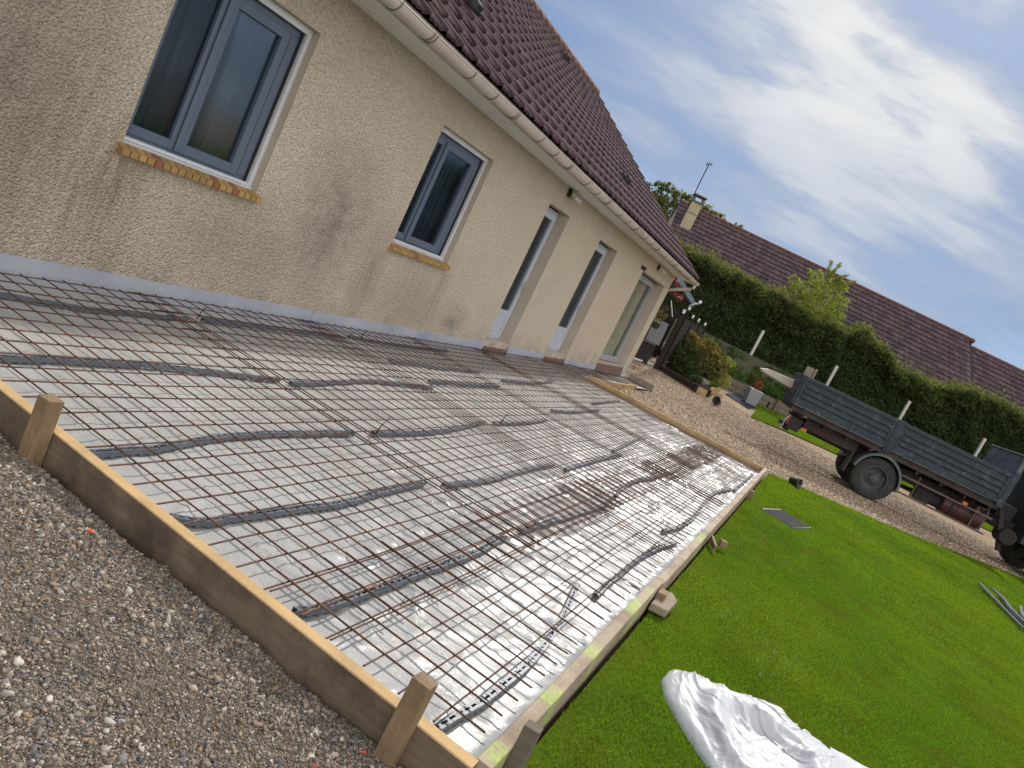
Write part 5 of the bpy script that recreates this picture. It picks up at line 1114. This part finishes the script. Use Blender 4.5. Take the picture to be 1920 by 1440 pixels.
# ------------------------------------------------------------------ neighbour house
nb = empty('neighbour_house', GP(12, 42, 2)); tag(nb, 'long neighbouring house with brown tiled roof and tan chimney', 'house')
def roofN(l0, l1, dr, zr, de, ze, parent, name='roof', skew=0.):
    e0 = GP(l0, de, ze); e1 = GP(l1, de+skew, ze); al = (e1-e0).normalized(); r0 = GP(l0, dr, zr); up = (r0-e0); Ls = up.length; up.normalize(); n_u = int(Ls/.34)
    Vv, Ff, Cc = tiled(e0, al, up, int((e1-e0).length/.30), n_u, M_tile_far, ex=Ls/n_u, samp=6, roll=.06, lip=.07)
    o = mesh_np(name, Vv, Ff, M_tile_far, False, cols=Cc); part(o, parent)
    mb = MB(); b0, b1 = r0+FW*(dr-de)-Vector((0,0,zr-ze)), GP(l1, dr+skew, zr)+FW*(dr-de)-Vector((0,0,zr-ze)); mb.add([r0, GP(l1,dr+skew,zr), b1, b0], [(0,1,2,3)]); part(mb.build('rear_slope', M_ridge), parent)
    mb = MB(); t = 0; tot = int((e1-e0).length/.4)
    for k in range(tot): a = r0.lerp(GP(l1,dr+skew,zr), k/tot); b = r0.lerp(GP(l1,dr+skew,zr), (k+1.04)/tot); mb.tube([a,b], [.11,.13], 8)
    part(mb.build('ridge_tile', M_ridge, smooth=True), parent)
    mb = MB(); mb.add([GP(l0+.05,de+.3,1.0), GP(l0+.05,de+.3,ze+.05), GP(l0+.05,dr,zr-.1), GP(l0+.05,2*dr-de-.3,ze+.05), GP(l0+.05,2*dr-de-.3,1.0)], [(0,1,2,3,4)]); mb.add([GP(l1-.05,de+.3+skew,1.0), GP(l1-.05,de+.3+skew,ze+.05), GP(l1-.05,dr+skew,zr-.1), GP(l1-.05,2*dr-de-.3+skew,ze+.05), GP(l1-.05,2*dr-de-.3+skew,1.0)], [(0,1,2,3,4)])
    mb.add([GP(l0,de+.3,1.0), GP(l1,de+.3+skew,1.0), GP(l1,de+.3+skew,ze+.2), GP(l0,de+.3,ze+.2)], [(0,1,2,3)]); part(mb.build('wall', M_reveal), parent)
roofN(3.75, 20.5, 41, 7.76, 36.6, 3.6, nb, skew=-.7)
roofN(20.55, 34, 40.3, 7.42, 36.2, 3.5, nb, name='lower_roof', skew=-.4)
mb = MB(); mb.box(GP(4.45,39.75,6.95), (.56,.50,1.75), AX); ch = part(mb.build('chimney', mk('tan_chimney', (.42,.36,.25), (.34,.29,.20), 4, .85), bevel=.015), nb)
mb = MB(); mb.box(GP(4.45,39.75,7.86), (.66,.60,.07), AX); mb.box(GP(4.45,39.75,7.25), (.58,.52,.03), AX)
for sx in (-.22,.22):
    for sy in (-.2,.2): mb.box(GP(4.45+sx,39.75+sy,8.02), (.06,.06,.26), AX)
mb.box(GP(4.45,39.75,8.19), (.70,.64,.07), AX); o = mb.build('chimney_cap', mk('dark_cap', (.09,.08,.07), None, 3, .7)); part(o, ch)
mb = MB(); mb.tube([GP(4.15,39.9,7.3), GP(4.12,39.9,9.85)], .028, 6)
mb.tube([GP(4.0,39.9,9.78), GP(4.28,39.9,9.9)], .02, 5)
for k in range(4): mb.tube([GP(4.02+k*.08,39.75,9.79+k*.035), GP(4.02+k*.08,40.05,9.79+k*.035)], .012, 4)
for k in range(3): mb.tube([GP(4.02+k*.1,39.9,9.70+k*.03), GP(4.02+k*.1,39.9,9.95+k*.03)], .012, 4)
mb.tube([GP(4.13,39.9,8.1), GP(4.3,39.8,7.95)], .015, 4)
o = mb.build('antenna', M_dark); part(o, nb)
# tree behind the neighbour's house
def big_tree(label, blobs, base, per=300, leaf=.20):
    t = empty('tree', base); tag(t, label, 'tree', None); B = [((*GP(l, d, z),), (r, r, r*.8)) for (l, d, z, r) in blobs]
    crown(B, per, leaf, 'crown', M_tree, t, .3); lm = [GP(l, d, z) for (l, d, z, r) in blobs]
    trunk(t, base, Vector(base)+Vector((0,0,(max(b[2] for b in blobs)-base[2])*.8)), .28, lm)
big_tree('tall leafy tree behind the neighbouring house chimney', [(3.2,60,10.0,.75),(3.6,60,11.0,.55),(4.3,60,11.2,.55),(4.0,60,10.3,.7),(4.8,60.5,10.5,.65),(5.2,60,11.1,.55),(5.9,60,11.1,.5),(5.6,60,10.3,.7),(4.3,60,9.5,.8),(5.1,60,9.4,.8),(3.3,60,9.0,.7),(4.3,60,8.4,.8),(6.3,60,10.5,.6),(2.7,60,10.6,.5),(3.0,60,8.2,.6)], GP(4.5,60,1.5))
big_tree('lower spreading tree crown right of the neighbouring chimney', [(7.2,60,10.9,.6),(7.8,60,10.95,.55),(8.5,60,10.75,.5),(9.0,60,10.9,.35),(7.0,60,10.2,.7),(8.0,60,10.1,.7),(8.9,60,10.3,.4)], GP(8,60,1.5))
big_tree('small dark treetop peeping over the neighbouring roof ridge', [(10.2,60,10.75,.35),(10.6,60,10.8,.3),(9.9,60,10.5,.3)], GP(10.2,60,1.5), 300, .16)
print('objects', len(bpy.data.objects))
